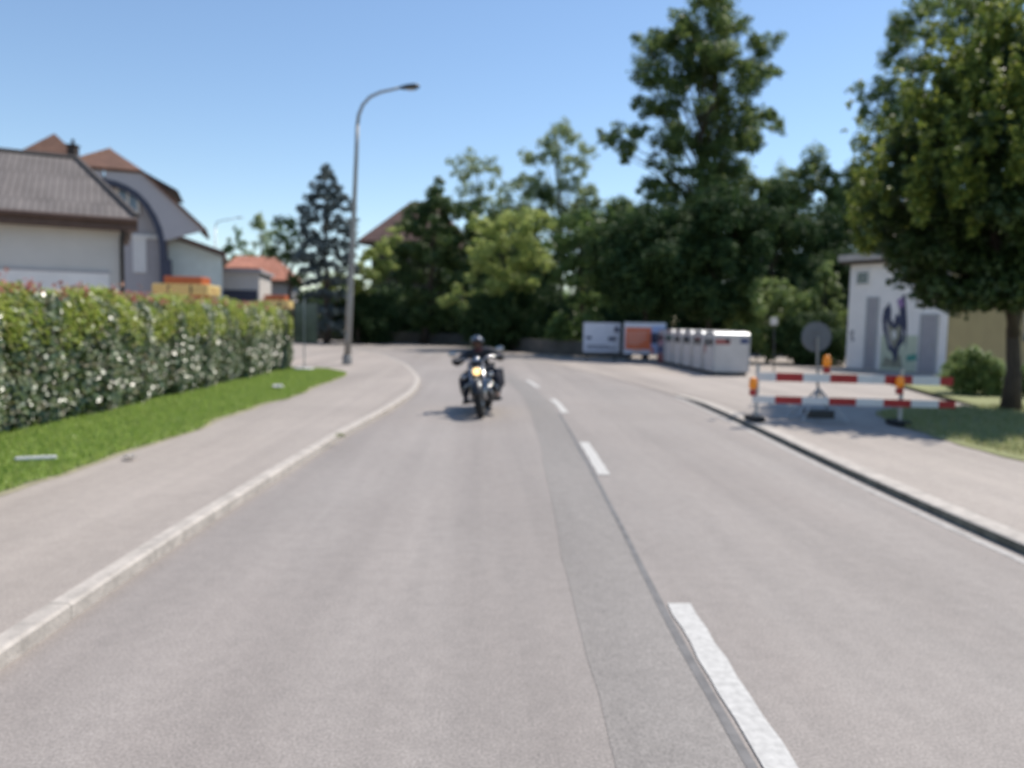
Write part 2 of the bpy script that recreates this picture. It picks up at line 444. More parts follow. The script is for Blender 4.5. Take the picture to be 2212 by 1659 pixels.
def tree(name, label, cat, group, px, Y, top, bot, hw, lm, seed, n=26, size=.24, cov=3.0, depth=None, cr=.34, tall=1.0, taper=.12, rtr=None, gz=0.0, cap=30000, **kw):
    rng = np.random.default_rng(seed)
    a = at(px, top, Y); b = at(px, bot, Y)
    rx = hw*pxm(Y)*1.05; rz = (a.z-max(b.z, .1))/2
    ry = depth or rx*.9
    base = (a.x, Y, gz)
    c = (a.x, Y, max(b.z, .1)+rz)
    cl = crown_clumps(c, (rx, ry, rz), n, rng, cr, tall=tall, top_taper=taper)
    cl.append((c[0], c[1], c[2]+rz*.8, rx*.3, ry*.3, rz*.22))
    return finish_tree(name, label, cat, group, base, cl, lm, rng, size, cov, rtr or max(.08, (a.z)*.018), cap=cap, **kw)

# ------------------------------------------------------------------ ground, road, pavements
def curve(keys, ys):
    k = np.array(keys, float); x = np.interp(ys, k[:, 1], k[:, 0])
    for _ in range(3):
        xs = x.copy(); xs[1:-1] = (x[:-2]+2*x[1:-1]+x[2:])/4; x = xs
    return x
def dense(pts, step=.5, smooth=6):
    pts = np.array(pts, float); seg = np.linalg.norm(np.diff(pts, axis=0), axis=1); s = np.concatenate([[0], np.cumsum(seg)])
    t = np.arange(0, s[-1], step); t = np.append(t, s[-1])
    q = np.stack([np.interp(t, s, pts[:, i]) for i in range(2)], 1)
    for _ in range(smooth):
        w_ = q.copy(); w_[1:-1] = (q[:-2]+2*q[1:-1]+q[2:])/4; q = w_
    return q
LEFT = [(-2.15,-6),(-2.15,3.4),(-2.13,5.5),(-2.0,8.2),(-1.9,10.4),(-1.63,13.4),(-1.5,16.9),(-1.69,20.6),(-2.7,27),(-4.7,35),(-8,43),(-14,48.5),(-34,52)]
RIGHT = [(3.9,-6),(3.93,5.6),(4.05,8.6),(4.3,12.2),(4.5,17.5),(3.75,24),(2.9,30),(1.5,39),(-1.5,50),(-8,56.5),(-15,59),(-34,61)]
CENT = [(1.05,-6),(1.11,3.4),(1.34,9.2),(1.50,15.1),(1.30,20.5),(.6,27),(-.6,35)]
ln, rn_ = dense(LEFT, .4, 10), dense(RIGHT, .4, 10)
def resample(q, n):
    s = np.concatenate([[0], np.cumsum(np.linalg.norm(np.diff(q, axis=0), axis=1))]); t = np.linspace(0, s[-1], n)
    return np.stack([np.interp(t, s, q[:, i]) for i in range(2)], 1)
def strip(name, A, B, zA, zB, m, kind='structure', smooth=False):
    n = len(A); za = zA if hasattr(zA, '__len__') else [zA]*n; zb = zB if hasattr(zB, '__len__') else [zB]*n
    mb = MB(); mb.add([(A[i][0], A[i][1], za[i]) for i in range(n)]+[(B[i][0], B[i][1], zb[i]) for i in range(n)],
                      [(i, n+i, n+i+1, i+1) for i in range(n-1)])
    o = mb.build(name, m); tag(o, kind=kind); return o
mb = MB(); mb.add([(-3000,-3000,-.06),(3000,-3000,-.06),(3000,3000,-.06),(-3000,3000,-.06)], [(0,1,2,3)])
tag(mb.build('ground', M['soil']), kind='structure')
strip('road', resample(ln, 160), resample(rn_, 160), 0, 0, M['road'])

yy = np.arange(-6, 48, .4)
def xat(q, y): return np.interp(y, q[:, 1], q[:, 0])
# patched strip and tar seam beside the centre line
cen = dense(CENT, .4, 8)
ys = np.arange(-6, 24, .4)
cx = np.array([xat(cen, y) for y in ys])
rs = np.random.default_rng(5)
wob = np.convolve(rs.normal(size=len(ys)), np.ones(5)/5, 'same')*.03
strip('road_patch', np.stack([cx-.60+wob, ys], 1), np.stack([cx-.12, ys], 1), .0025, .0025, M['patch'])
wob2 = np.convolve(rs.normal(size=len(ys)), np.ones(3)/3, 'same')*.015
seam_n = int((14+6)/.4)
strip('road_seam', np.stack([cx-.125+wob2, ys], 1)[:seam_n], np.stack([cx-.085+wob2*.4, ys], 1)[:seam_n], .0045, .0045, M['tar'])
for (y0, y1) in ((1.9, 4.29), (8.05, 10.3), (13.7, 16.2), (19.1, 21.5)):
    yq = np.linspace(y0, y1, 14); xq = np.array([xat(cen, y) for y in yq]); j = rs.normal(size=(14, 2))*.004
    strip('road_line', np.stack([xq-.065+j[:, 0], yq], 1), np.stack([xq+.065+j[:, 1], yq], 1), .007, .007, M['paint'])
# edge line at the right kerb
yq = np.arange(-6, 17.4, .4); xr = np.array([xat(rn_, y) for y in yq])
strip('road_line', np.stack([xr-.16, yq], 1), np.stack([xr-.08, yq], 1), .003, .003, M['worn'])

# left: kerb, pavement, verge, lawn
def kerb(name, q, side, zf, width=.115, face=None):
    # q: road-side edge points; side: +1 pavement lies at +x
    n = len(q); mb = MB(); d = np.gradient(q, axis=0); d /= np.linalg.norm(d, axis=1, keepdims=True)
    nx = np.stack([d[:, 1], -d[:, 0]], 1)*side
    prof = [(0, -.05), (0.0, .85), (.018, 1.0), (width, 1.0), (width, -.05)]
    vs = []
    for i in range(n):
        for (o_, h) in prof:
            z = zf[i]*h if h > 0 else -.05
            vs.append((q[i, 0]+nx[i, 0]*o_, q[i, 1]+nx[i, 1]*o_, z))
    k = len(prof); fs = []
    for i in range(n-1):
        for j in range(k-1):
            a, b, c, e = i*k+j, i*k+j+1, (i+1)*k+j+1, (i+1)*k+j
            fs.append((a, b, c, e) if side < 0 else (e, c, b, a))
    mb.add(vs, fs)
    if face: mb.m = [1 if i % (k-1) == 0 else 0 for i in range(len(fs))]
    o = mb.build(name, [M['kerb'], M[face or 'kerb']]); tag(o, kind='structure'); return q+nx*width
L1 = ln[ln[:, 0] > -16]
zl = np.full(len(L1), .085)
inner = kerb('kerb', L1, -1, zl)
GRASS = [(-4.05,-6),(-4.02,6.4),(-3.86,11.5),(-3.74,16),(-3.72,20),(-4.0,22.2),(-4.9,23.4)]
ge = dense(GRASS, .4, 6)
# pavement sheet from the kerb to far left (lawn and verge lie a little higher on top of it)
outer = np.stack([np.where(inner[:, 1] < 26, -7.4, np.interp(inner[:, 1], [26, 30, 60], [-7.4, -30, -36])), np.maximum(inner[:, 1]*.96, inner[:, 1]-1.2)], 1)
strip('pavement', inner, outer, .081, .081, M['pave'])
yl = np.arange(-6, 23.3, .35); gx = np.array([xat(ge, y) for y in yl]); nz = np.convolve(rs.normal(size=len(yl)), np.ones(3)/3, 'same')*.085
strip('verge', np.stack([gx+.07+nz*.6, yl], 1), np.stack([gx-.5, yl], 1), .085, .085, M['verge'])
fade = np.clip((25.6-yl)/1.2, 0, 1)
lx0 = gx - .02 + nz*1.0
strip('lawn', np.stack([lx0, yl], 1), np.stack([np.full(len(yl), -7.6), yl], 1), .092, .092, M['lawn'])
# garden ground behind the hedge
strip('garden_ground', np.array([[-7.3,-6],[-7.3,26]]), np.array([[-60,-6],[-60,26]]), .05, .05, M['pave'])
strip('yard', np.array([[-7.3,26.2],[-7.3,31]]), np.array([[-60,26.2],[-60,70]]), .06, .06, M['pave'])

# right: kerb, pavement, forecourt, lawn
yk = np.arange(-6, 17.9, .4); xk = np.array([xat(rn_, y) for y in yk]); zk = .08*np.clip((17.8-yk)/2.5, .15, 1)
kin = kerb('kerb', np.stack([xk, yk], 1), 1, zk, width=.20, face='kerb_shade')
RPAVE = [(7.0,-6),(6.5,5),(6.45,8),(6.6,10.5),(7.4,12.0),(9.2,13.0),(12,13.6),(24,14)]
rp = dense(RPAVE, .4, 5)
rp2 = resample(rp, len(kin))
far = np.stack([np.full(len(kin), 26.0), yk], 1)
strip('pavement', far, kin, zk*.97, zk*.97, M['pave'])
# forecourt, flush with the road
fc = np.array([[4.62,17.3],[3.9,24],[3.05,30],[1.7,39],[-.6,47]]); fr = np.array([[26,17.3],[26,22],[26,30],[26,39],[26,47]])
strip('forecourt', resample(dense(fr), 40), resample(rn_[(rn_[:, 1] > 17.3) & (rn_[:, 1] < 47)]-np.array([[.03, 0]]), 40), .009, .009, M['pave'])
# right lawn
LW = [(7.1,-6),(6.55,5.0),(6.4,8.6),(6.5,11.0),(6.85,13.3),(7.6,14.4),(9.5,15.3),(12,15.6),(26,15.8)]
lw = dense(LW, .4, 6); lf = np.stack([np.full(len(lw), 27.0), lw[:, 1]], 1)
lw_j = lw + rs.normal(size=lw.shape)*.03
strip('lawn', lf, lw_j, .089, .089, M['lawn_dry'])
strip('lawn', np.array([[27,15.4],[27,24]]), np.array([[10.2,15.4],[12.5,24]]), .093, .093, M['lawn_dry'])

# grass blades: nobody could count them
def grass(name, label, spots, lm, size, seed):
    rng = np.random.default_rng(seed)
    P = np.array(spots); n = len(P)
    N = rng.normal(size=(n, 3)); N[:, 2] *= .25
    V = leaf_quads(P, N, size, rng, .22, droop=np.array([[0, 0, 2.2]]))
    me = fastmesh(name, V, n); o = link(name, me, lm); tag(o, label, 'grass', kind='stuff'); return o
rng = np.random.default_rng(11)
y = 3 + 20.2*rng.uniform(size=52000)**1.15
xl_ = np.interp(y, yl, lx0)
x = -6.05 + (xl_+.03+6.05)*rng.uniform(size=len(y))**.92
grass('grass', 'short green grass on the strip before the hedge', np.stack([x, y, np.full(len(y), .118)], 1), L_GRASS, .075, 3)
x = rng.uniform(6.6, 15.5, 42000); y = rng.uniform(5.5, 16.5, 42000)
ed = np.interp(y, lw[:, 1], lw[:, 0]); k = x > ed-.03
grass('grass', 'patchy drying grass in front of the near right tree', np.stack([x[k], y[k], np.full(k.sum(), .116)], 1), L_GRASSDRY, .07, 4)

# ------------------------------------------------------------------ hedge
def hedge():
    rng = np.random.default_rng(21)
    x0, x1, y0, y1, H = -7.05, -5.74, 3.2, 23.0, 1.84
    o = thing('hedge', (-6.4, 14, .1), 'long clipped hedge with glossy leaves and red shoots along top, left of the pavement', 'hedge')
    off = np.array([[-6.4, 14, .1]])
    n = 66000
    y = rng.uniform(y0, y1, n)
    bulge = .10*np.sin(y*1.7)+.07*np.sin(y*4.3+1)+.05*np.sin(y*9.1)
    z = .14 + (H-.14)*rng.uniform(size=n)
    depth = np.abs(rng.normal(size=n))*.16 - .03
    under = np.clip((.36-z)/.36, 0, 1)*.16
    x = x1 + bulge*.5 - depth - under - np.clip((z-1.5)/.4, 0, 1)**2*.22
    P = np.stack([x, y, z], 1)
    N = np.stack([.72+rng.normal(size=n)*.5, -.42+rng.normal(size=n)*.55, .62+rng.normal(size=n)*.5], 1)
    # far end face
    m = 9000
    xe = rng.uniform(x0, x1, m); ze = rng.uniform(.14, H, m); ye = y1 + .05 - np.abs(rng.normal(size=m))*.15
    yn_ = y0 - .05 + np.abs(rng.normal(size=m))*.15
    P = np.concatenate([P, np.stack([xe, ye, ze], 1)]); N = np.concatenate([N, np.stack([rng.normal(size=m)*.6, .7+rng.normal(size=m)*.5, .3+rng.normal(size=m)*.6], 1)])
    V = leaf_quads(P, N, .108, rng, .52); me = fastmesh('foliage', V-off, len(P)); link('foliage', me, L_HEDGE, o)
    # fresh top
    n = 38000
    y = rng.uniform(y0, y1, n); x = np.where(rng.uniform(size=n) < .5, rng.uniform(x0, x1+.02, n), x1+.02-np.abs(rng.normal(size=n))*.13)
    hh = H + .06*np.sin(y*2.1+x*3)+.05*np.sin(y*5.7) - np.clip((x-(x1-.25))/.27, 0, 1)**2*.34
    z = hh + rng.normal(size=n)*.05 - np.where(x > x1-.2, rng.uniform(size=n)**2.4*.34, 0); x = x + np.where(x > x1-.2, .03+.05*np.sin(y*1.7), 0)
    N = np.stack([.25+rng.normal(size=n)*.6, rng.normal(size=n)*.6, .8+rng.normal(size=n)*.5], 1)
    V = leaf_quads(np.stack([x, y, z], 1), N, .095, rng, .5); me = fastmesh('top_foliage', V-off, n); link('top_foliage', me, L_FRESH, o)
    # red shoots
    ns = 620; Ps = []
    for i in range(ns):
        yy_ = y0+(y1-y0)*rng.uniform()
        if rng.uniform() > np.interp(yy_, [8, 12, 16, 24], [.9, .45, .16, .12]): continue
        xx = x1-.05-(x1-x0-.1)*rng.uniform()**1.7
        h = rng.uniform(.06, .19) + (.32*rng.uniform() if rng.uniform() < .12 else 0)
        k = int(4+h*34)
        t = rng.uniform(size=k)
        Ps.append(np.stack([xx+rng.normal(size=k)*.035, yy_+rng.normal(size=k)*.035, H+.0+.05*math.sin(yy_*5.7)+t*h], 1))
    P = np.concatenate(Ps); n = len(P)
    N = rng.normal(size=(n, 3))*.7 + np.array([[.4, -.2, .4]])
    V = leaf_quads(P, N, .085, rng, .45, droop=np.array([[0, 0, .9]])); me = fastmesh('young_shoots', V-off, n); link('young_shoots', me, L_REDS, o)
    mb = MB()
    for i in range(95):                                    # stems and twigs
        yb = y0+.15+(y1-y0-.3)*(i+.5)/95
        for s in range(2):
            b = Vector((-6.4+rng.uniform(-.25, .25), yb+rng.uniform(-.1, .1), .05))
            t = b + Vector((rng.uniform(-.35, .35), rng.uniform(-.25, .25), 1.6))
            mb.tube([b, b.lerp(t, .5)+Vector((rng.uniform(-.1, .1), 0, 0)), t], [.022, .016, .007], 5, cap=False)
    mb.build('stems', M['bark'], o, world=True)
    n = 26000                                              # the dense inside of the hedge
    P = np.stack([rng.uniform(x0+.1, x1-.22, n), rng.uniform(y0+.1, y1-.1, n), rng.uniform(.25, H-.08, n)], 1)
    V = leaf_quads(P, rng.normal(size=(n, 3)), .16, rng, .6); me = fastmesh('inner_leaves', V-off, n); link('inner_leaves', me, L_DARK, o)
hedge()

# ------------------------------------------------------------------ street lamp
def street_lamp():
    Y = 28.0
    b = G(750, 786, .1); Y = b.y
    o = thing('street_lamp', (b.x, b.y, .1), 'tall grey street lamp with curved arm beside the tip of the grass strip', 'street lamp')
    p = [b] + [at(x, y, Y) for x, y in ((756, 640), (764, 470), (770, 330), (772, 270))]
    arc = [at(x, y, Y) for x, y in ((775, 248), (784, 226), (800, 209), (822, 199), (845, 194), (866, 189))]
    mb = MB(); mb.tube(p, [.125, .105, .085, .065, .06], 14); mb.build('pole', M['pole'], o, world=True, smooth=True)
    mb = MB(); mb.tube([p[-1]]+arc, [.058, .055, .05, .048, .046, .044, .042], 10); mb.build('arm', M['pole'], o, world=True, smooth=True)
    mb = MB(); c = b + Vector((0, 0, .0)); mb.lathe(c, (0, 0, 1), [(.17, 0), (.17, .25), (.135, .3)], 16); mb.build('base_collar', M['pole'], o, world=True, smooth=True)
    a, e = at(860, 190, Y), at(907, 184, Y)
    ax = (e-a).normalized(); L = (e-a).length
    mb = MB()
    prof = [(.03, 0), (.06, .05), (.10, L*.3), (.13, L*.55), (.125, L*.8), (.07, L*.97), (.0, L)]
    mb.lathe(a, ax, prof, 16)
    up = Vector((0, 0, 1))
    for v in mb.v:                                         # flatten the housing
        d = (v-a); h = d.dot(up); v -= up*h*.25
    hd = mb.build('lamp_head', M['darkmetal'], o, world=True, smooth=True)
    mb = MB(); c = a.lerp(e, .58)-up*.085; mb.ball(c, (L*.27, .085, .05), 14); mb.build('lamp_glass', M['steel'], hd, world=True, smooth=True)
    mb = MB(); mb.box(b+Vector((0, -.115, .9)), (.1, .03, .32)); mb.build('service_door', M['pole'], o, world=True, bevel=.006)
street_lamp()

# far thin lamp
b = at(465, 640, 75)
o = thing('street_lamp', (b.x, 75, 0), 'distant thin street lamp right of the grey gabled house', 'street lamp')
mb = MB(); t = at(465, 492, 75); mb.tube([(b.x, 75, 0), t], [.09, .06], 8); mb.build('pole', M['steel'], o, world=True, smooth=True)
mb = MB(); mb.tube([t, at(468, 480, 75), at(482, 476, 75), at(512, 471, 75)], [.055, .05, .045, .04], 8); mb.build('arm', M['steel'], o, world=True, smooth=True)
mb = MB(); mb.ball(at(518, 470, 75), (.35, .12, .07), 10); mb.build('lamp_head', M['steel'], o, world=True, smooth=True)

# sign panel on a thin post, standing on the lawn's far end
b = G(657, 799, .11)
o = thing('sign_stand', b, 'dark green rectangular board on a thin post with pale foot, at the hedge end', 'sign')
k = b.y/F_PX
mb = MB(); mb.tube([b, b+Vector((0, 0, 2.05))], .018, 8); mb.build('post', M['steel'], o, world=True)
mb = MB(); mb.box(b+Vector((0, 0, .03)), (.5, .42, .06)); mb.build('foot', M['white'], o, world=True, bevel=.01)
c = at(661, 697, b.y+.05)
mb = MB(); mb.box(c, (48*k, .04, 83*k)); p_ = mb.build('board', M['panelglass'], o, world=True, bevel=.006)
mb = MB()
for dx in (-1, 1): mb.box(c+Vector((dx*24.6*k, 0, 0)), (.03, .06, 84*k+.03))
for dz in (-1, 1): mb.box(c+Vector((0, 0, dz*42.4*k)), (48*k-.01, .058, .03))
mb.build('frame', M['darkmetal'], p_, world=True)

# ------------------------------------------------------------------ buildings on the left
Z = Vector((0, 0, 1))
def roof_slab(mb, poly, th, mi=0):                          # tilted slab with thickness, poly counter-clockwise seen from above
    poly = [Vector(p) for p in poly]
    n = (poly[1]-poly[0]).cross(poly[2]-poly[0]).normalized()
    if n.z < 0: n = -n
    mb.prism(poly, -n*th, mi)

def low_house():
    u = Vector((.90, .436, 0)).normalized(); n = Vector((u.y, -u.x, 0))
    O = at(270, 640, 23.0); O.z = 0
    o = thing('low_house', O, 'low cream house with weathered grey hipped roof standing just behind the hedge', 'house')
    ez = onp(270, 476, O, n).z
    mb = MB(); mb.fbox(O, u, n, -12, 0, -.05, ez, -7.5, 0); w_ = mb.build('wall', M['plasterg'], o, world=True)
    # plinth band seen just over the hedge
    zb = onp(150, 588, O, n).z
    mb = MB(); mb.fbox(O, u, n, -9.2, -.4, zb-.95, zb, .003, .03); mb.build('base_band', M['plasterw'], w_, world=True)
    mb = MB(); mb.fbox(O, u, n, -9.2, -.4, zb, zb+.07, .003, .05); mb.build('ledge', M['soffit'], w_, world=True)
    e0 = O + u*.35 + n*.55; zE = ez+.02
    rz = at(165, 343, 26.3)
    ridge_d = 3.75
    A = O + u*(-12.4) + n*.55; A.z = zE; B = Vector((e0.x, e0.y, zE))
    RB = Vector((rz.x, rz.y, rz.z)); RA = RB - u*8.5
    C = O + u*.35 - n*8.05; C.z = zE; D = O + u*(-12.4) - n*8.05; D.z = zE
    mb = MB()
    for poly in ([A, B, RB, RA], [B, C, RB], [C, D, RA, RB], [D, A, RA]): mb.add(poly, [tuple(range(len(poly)))])
    r_ = mb.build('roof', M['eternit'], o, world=True, uv=True)
    sm = r_.modifiers.new('thick', 'SOLIDIFY'); sm.thickness = .12; sm.offset = -1
    mb = MB(); mb.fbox(O, u, n, -12.4, .35, zE-.34, zE-.13, -.0, .54); mb.build('eave_box', M['brownwood'], r_, world=True)
    mb = MB(); mb.tube([A+n*.07-Z*.08, B+n*.07-Z*.08], .075, 10); mb.build('gutter', M['brownwood'], r_, world=True)
    mb = MB(); mb.tube([RB+Z*.02, B+Z*.03+(RB-B).normalized()*.1], .09, 8); mb.tube([RA+Z*.02, RB+Z*.02], .09, 8); mb.build('ridge_cap', M['eternit'], r_, world=True)
    pz = [O+n*.5+u*.0+Z*(zE-.15), O+n*.10+u*-.06+Z*(zE-.55), O+n*.10+u*-.06]
    mb = MB(); mb.tube(pz, .06, 10); mb.build('downpipe', M['darkmetal'], o, world=True, smooth=True)
    c = onp(40, 478, O, n)
    mb = MB(); mb.lathe(c+n*.02, n, [(.0, .14), (.09, .13), (.1, 0)], 12); mb.build('wall_lamp', M['darkmetal'], o, world=True)
low_house()

M['winblue'] = mat('sky blue window glass', (.16, .22, .30), .12, .1, 2, spec=.8)
def gable_house():
    u = Vector((.954, .30, 0)).normalized(); n = Vector((u.y, -u.x, 0))
    O = at(225, 640, 45.0); O.z = 0
    OF = O + n*1.0
    def W(px, py): return onp(px, py, O, n)
    def Fp(px, py): return onp(px, py, OF, n)
    o = thing('gabled_house', O, 'large grey house with curved gable arch and wide brown roof behind low cream house', 'house')
    uc = (Fp(225, 400)-O).dot(u)
    arch_px = [(228, 386), (250, 391), (275, 401), (300, 417), (320, 438), (338, 466), (350, 494), (356, 520), (359, 560)]
    arch = [((Fp(*p)-O).dot(u)-uc, Fp(*p).z) for p in arch_px]
    full = [(-a, z) for a, z in reversed(arch)] + arch[1:]
    at_ = lambda a, z, d: O + u*(uc+a) + n*d + Z*z
    ha = arch[-1][0]
    # recessed wall
    zt = arch[0][1]+.3
    mb = MB(); mb.prism([at_(-ha-.5, 0, 0), at_(ha+.05, 0, 0), at_(ha+.05, arch[-3][1], 0), at_(ha*.8, arch[4][1]+.3, 0), at_(ha*.4, zt, 0), at_(-ha*.4, zt, 0), at_(-ha*.8, arch[4][1]+.3, 0), at_(-ha-.5, arch[-3][1], 0)], -n*.35)
    mb.fbox(O, u, n, uc-ha-.5, uc+ha+.05, 0, arch[-3][1]+.2, -13, -.36)
    wall = mb.build('wall', M['plasterd'], o, world=True)
    # curved soffit panel in front
    tip = Fp(446, 497); kn = Fp(372, 428); sh = Fp(310, 372)
    ro = [((p-O).dot(u)-uc, p.z) for p in (sh, kn, tip)]
    s0 = ((Fp(225, 362)-O).dot(u)-uc, Fp(225, 362).z)
    mb = MB()
    in_ = [arch[0]]+arch[1:8]
    out = [(0, s0[1]), (ro[0][0]*.5, (s0[1]+ro[0][1])/2+.05), ro[0], ((ro[0][0]+ro[1][0])/2, (ro[0][1]+ro[1][1])/2), ro[1], ((ro[1][0]+ro[2][0])/2, (ro[1][1]+ro[2][1])/2), ((ro[1][0]+2*ro[2][0])/3, (ro[1][1]+2*ro[2][1])/3), ro[2]]
    for sg in (-1, 1):
        for i in range(7):
            q = [at_(sg*in_[i][0], in_[i][1], 1.0), at_(sg*in_[i+1][0], in_[i+1][1], 1.0), at_(sg*out[i+1][0], out[i+1][1], 1.0), at_(sg*out[i][0], out[i][1], 1.0)]
            mb.prism(q, -n*.12)
    mb.build('gable_boards', M['soffit'], o, world=True)
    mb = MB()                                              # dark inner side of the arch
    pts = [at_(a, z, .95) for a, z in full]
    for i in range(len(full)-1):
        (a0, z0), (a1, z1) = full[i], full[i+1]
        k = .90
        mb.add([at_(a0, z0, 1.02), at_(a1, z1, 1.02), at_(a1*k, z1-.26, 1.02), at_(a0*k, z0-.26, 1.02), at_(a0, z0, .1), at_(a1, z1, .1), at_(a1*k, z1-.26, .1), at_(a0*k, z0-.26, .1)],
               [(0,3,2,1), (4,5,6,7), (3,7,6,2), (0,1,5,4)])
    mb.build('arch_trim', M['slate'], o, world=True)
    for sg in (-1, 1):
        mb = MB(); mb.fbox(O, u, n, uc+sg*(ha-.05)-.28, uc+sg*(ha-.05)+.28, 0, arch[-1][1], .1, 1.0); mb.build('arch_post', M['slate'], o, world=True)
    # roof
    apex = onp(222, 322, O-n*2.2, n)
    ra = (apex-O).dot(u)-uc
    mb = MB()
    for sg in (-1, 1):
        s_, k_, t_ = [(sg*a, z) for a, z in ro]
        back = -4.5
        pr = lambda p, d: at_(p[0], p[1]+.06, d)
        mb.add([pr(s_, 1.15), pr(k_, 1.15), pr(k_, back), pr(s_, back)], [(0, 1, 2, 3)])
        mb.add([pr(k_, 1.15), pr(t_, 1.15), pr(t_, back), pr(k_, back)], [(0, 1, 2, 3)])
        ap = at_(ra*0, apex.z, -2.2); apb = at_(0, apex.z, back)
        mb.add([pr(s_, 1.15), pr(s_, back), apb, ap], [(0, 1, 2, 3)])
    mb.add([at_(-ro[0][0], ro[0][1]+.06, 1.15), at_(ro[0][0], ro[0][1]+.06, 1.15), at_(0, apex.z, -2.2)], [(0, 1, 2)])
    r_ = mb.build('roof', M['rooftile'], o, world=True, uv=True)
    sm = r_.modifiers.new('thick', 'SOLIDIFY'); sm.thickness = .16; sm.offset = -1
    # upper side wing of the roof peeping out behind
    B0 = O - n*4.0
    pa, pb, pc = onp(232, 326, B0, n), onp(384, 411, B0, n), onp(300, 400, B0, n)
    mb = MB(); mb.prism([pa, pb, pc], -n*6); mb.build('side_roof', M['darkwood'], r_, world=True)
    # windows
    def window(x0, y0, x1, y1, panes, m_in):
        a, b = W(x0, y1), W(x1, y0); ua, ub = (a-O).dot(u), (b-O).dot(u)
        mb = MB(); fr = .14
        mb.fbox(O, u, n, ua, ub, a.z, a.z+fr, .003, .09); mb.fbox(O, u, n, ua, ub, b.z-fr, b.z, .003, .09)
        for q in range(panes+1):
            x = ua + (ub-ua-fr)*q/panes; mb.fbox(O, u, n, x, x+fr, a.z+fr, b.z-fr, .003, .088)
        f = mb.build('window', M['white'], o, world=True)
        mb = MB(); mb.fbox(O, u, n, ua+.02, ub-.02, a.z+.02, b.z-.02, .003, .05); mb.build('pane', m_in, f, world=True)
    window(252, 406, 301, 466, 2, M['winblue'])
    window(288, 512, 316, 588, 1, M['white'])
    a = W(225, 506); 
    mb = MB(); mb.fbox(O, u, n, uc-ha+.3, uc+ha-.3, a.z-.12, a.z+.08, .003, .16); mb.build('cornice', M['white'], wall, world=True)
    # lean-to at the right with its sloping roof and tinted glazing
    p0, p1 = onp(358, 508, O, n), onp(487, 553, O, n)
    a0, a1 = (p0-O).dot(u), (p1-O).dot(u)
    q = lambda a, z, d: O+u*a+n*d+Z*z
    mb = MB(); mb.prism([q(a0, p0.z, .6), q(a1, p1.z, .6), q(a1, p1.z, -9), q(a0, p0.z, -9)], Z*.22); mb.build('side_eave', M['brownwood'], o, world=True)
    g1 = (onp(480, 600, O, n)-O).dot(u)
    mb = MB(); mb.add([q(a0+.1, 0, -.3), q(g1, 0, -.3), q(g1, p1.z-.0, -.3), q(a0+.1, p0.z-.05, -.3), q(a0+.1, 0, -.4), q(g1, 0, -.4), q(g1, p1.z, -.4), q(a0+.1, p0.z-.05, -.4)], [(0,1,2,3),(7,6,5,4),(0,4,5,1),(1,5,6,2),(2,6,7,3),(3,7,4,0)])
    mb.build('glazing', M['teal'], o, world=True)
gable_house()

def hip_house(name, label, cat, O, u, w_, d_, eave, ridge, inset, mw, mr, over=.6):
    u = Vector(u).normalized(); n = Vector((u.y, -u.x, 0))
    o = thing(name, O, label, cat)
    mb = MB(); mb.fbox(O, u, n, -w_/2, w_/2, -.05, eave, -d_, 0); wl = mb.build('wall', mw, o, world=True)
    q = lambda a, d, z: O+u*a+n*d+Z*z
    h = w_/2+over
    A, B, C, D = q(-h, over, eave), q(h, over, eave), q(h, -d_-over, eave), q(-h, -d_-over, eave)
    E, F_ = q(-h+inset, -d_/2, ridge), q(h-inset, -d_/2, ridge)
    mb = MB()
    for poly in ([A, B, F_, E], [B, C, F_], [C, D, E, F_], [D, A, E]): mb.add(poly, [tuple(range(len(poly)))])
    r_ = mb.build('roof', mr, o, world=True, uv=True)
    sm = r_.modifiers.new('thick', 'SOLIDIFY'); sm.thickness = .2; sm.offset = -1
    mb = MB(); mb.fbox(O, u, n, -h+.05, h-.05, eave-.30, eave-.12, -d_-over+.05, over-.05); mb.build('eave', M['brownwood'], r_, world=True)
    return o, wl, r_, u, n
# tall house with brown hipped roof behind
O = at(108, 640, 56); O.z = 0
zt = at(118, 288, 58).z; ze = at(108, 350, 55).z
o, wl, r_, u, n = hip_house('tall_house', 'tall house far left with pointed brown tiled roof rising over the low roof', 'house', O, (.95, .3, 0), 5.6, 5.6, ze-.5, zt+.15, 3.3, M['plasterw'], M['rooftile'], .5)
c = at(158, 332, 57)
mb = MB(); mb.box((c.x, c.y, c.z-1.2), (.55, .6, 3.4)); mb.box((c.x, c.y, c.z+.55), (.68, .72, .12)); mb.tube([(c.x, c.y, c.z+.6), (c.x, c.y, c.z+1.0)], .11, 8); mb.build('chimney', M['darkwood'], r_, world=True)
for x0, x1 in ((112, 140), (150, 168)):
    a, b = onp(x0, 354, O+n*.75, n), onp(x1, 344, O+n*.75, n)
    mb = MB(); mb.box((a+b)/2, (abs(b.x-a.x), .1, abs(b.z-a.z)+.1)); mb.build('roof_window', M['white'], r_, world=True)
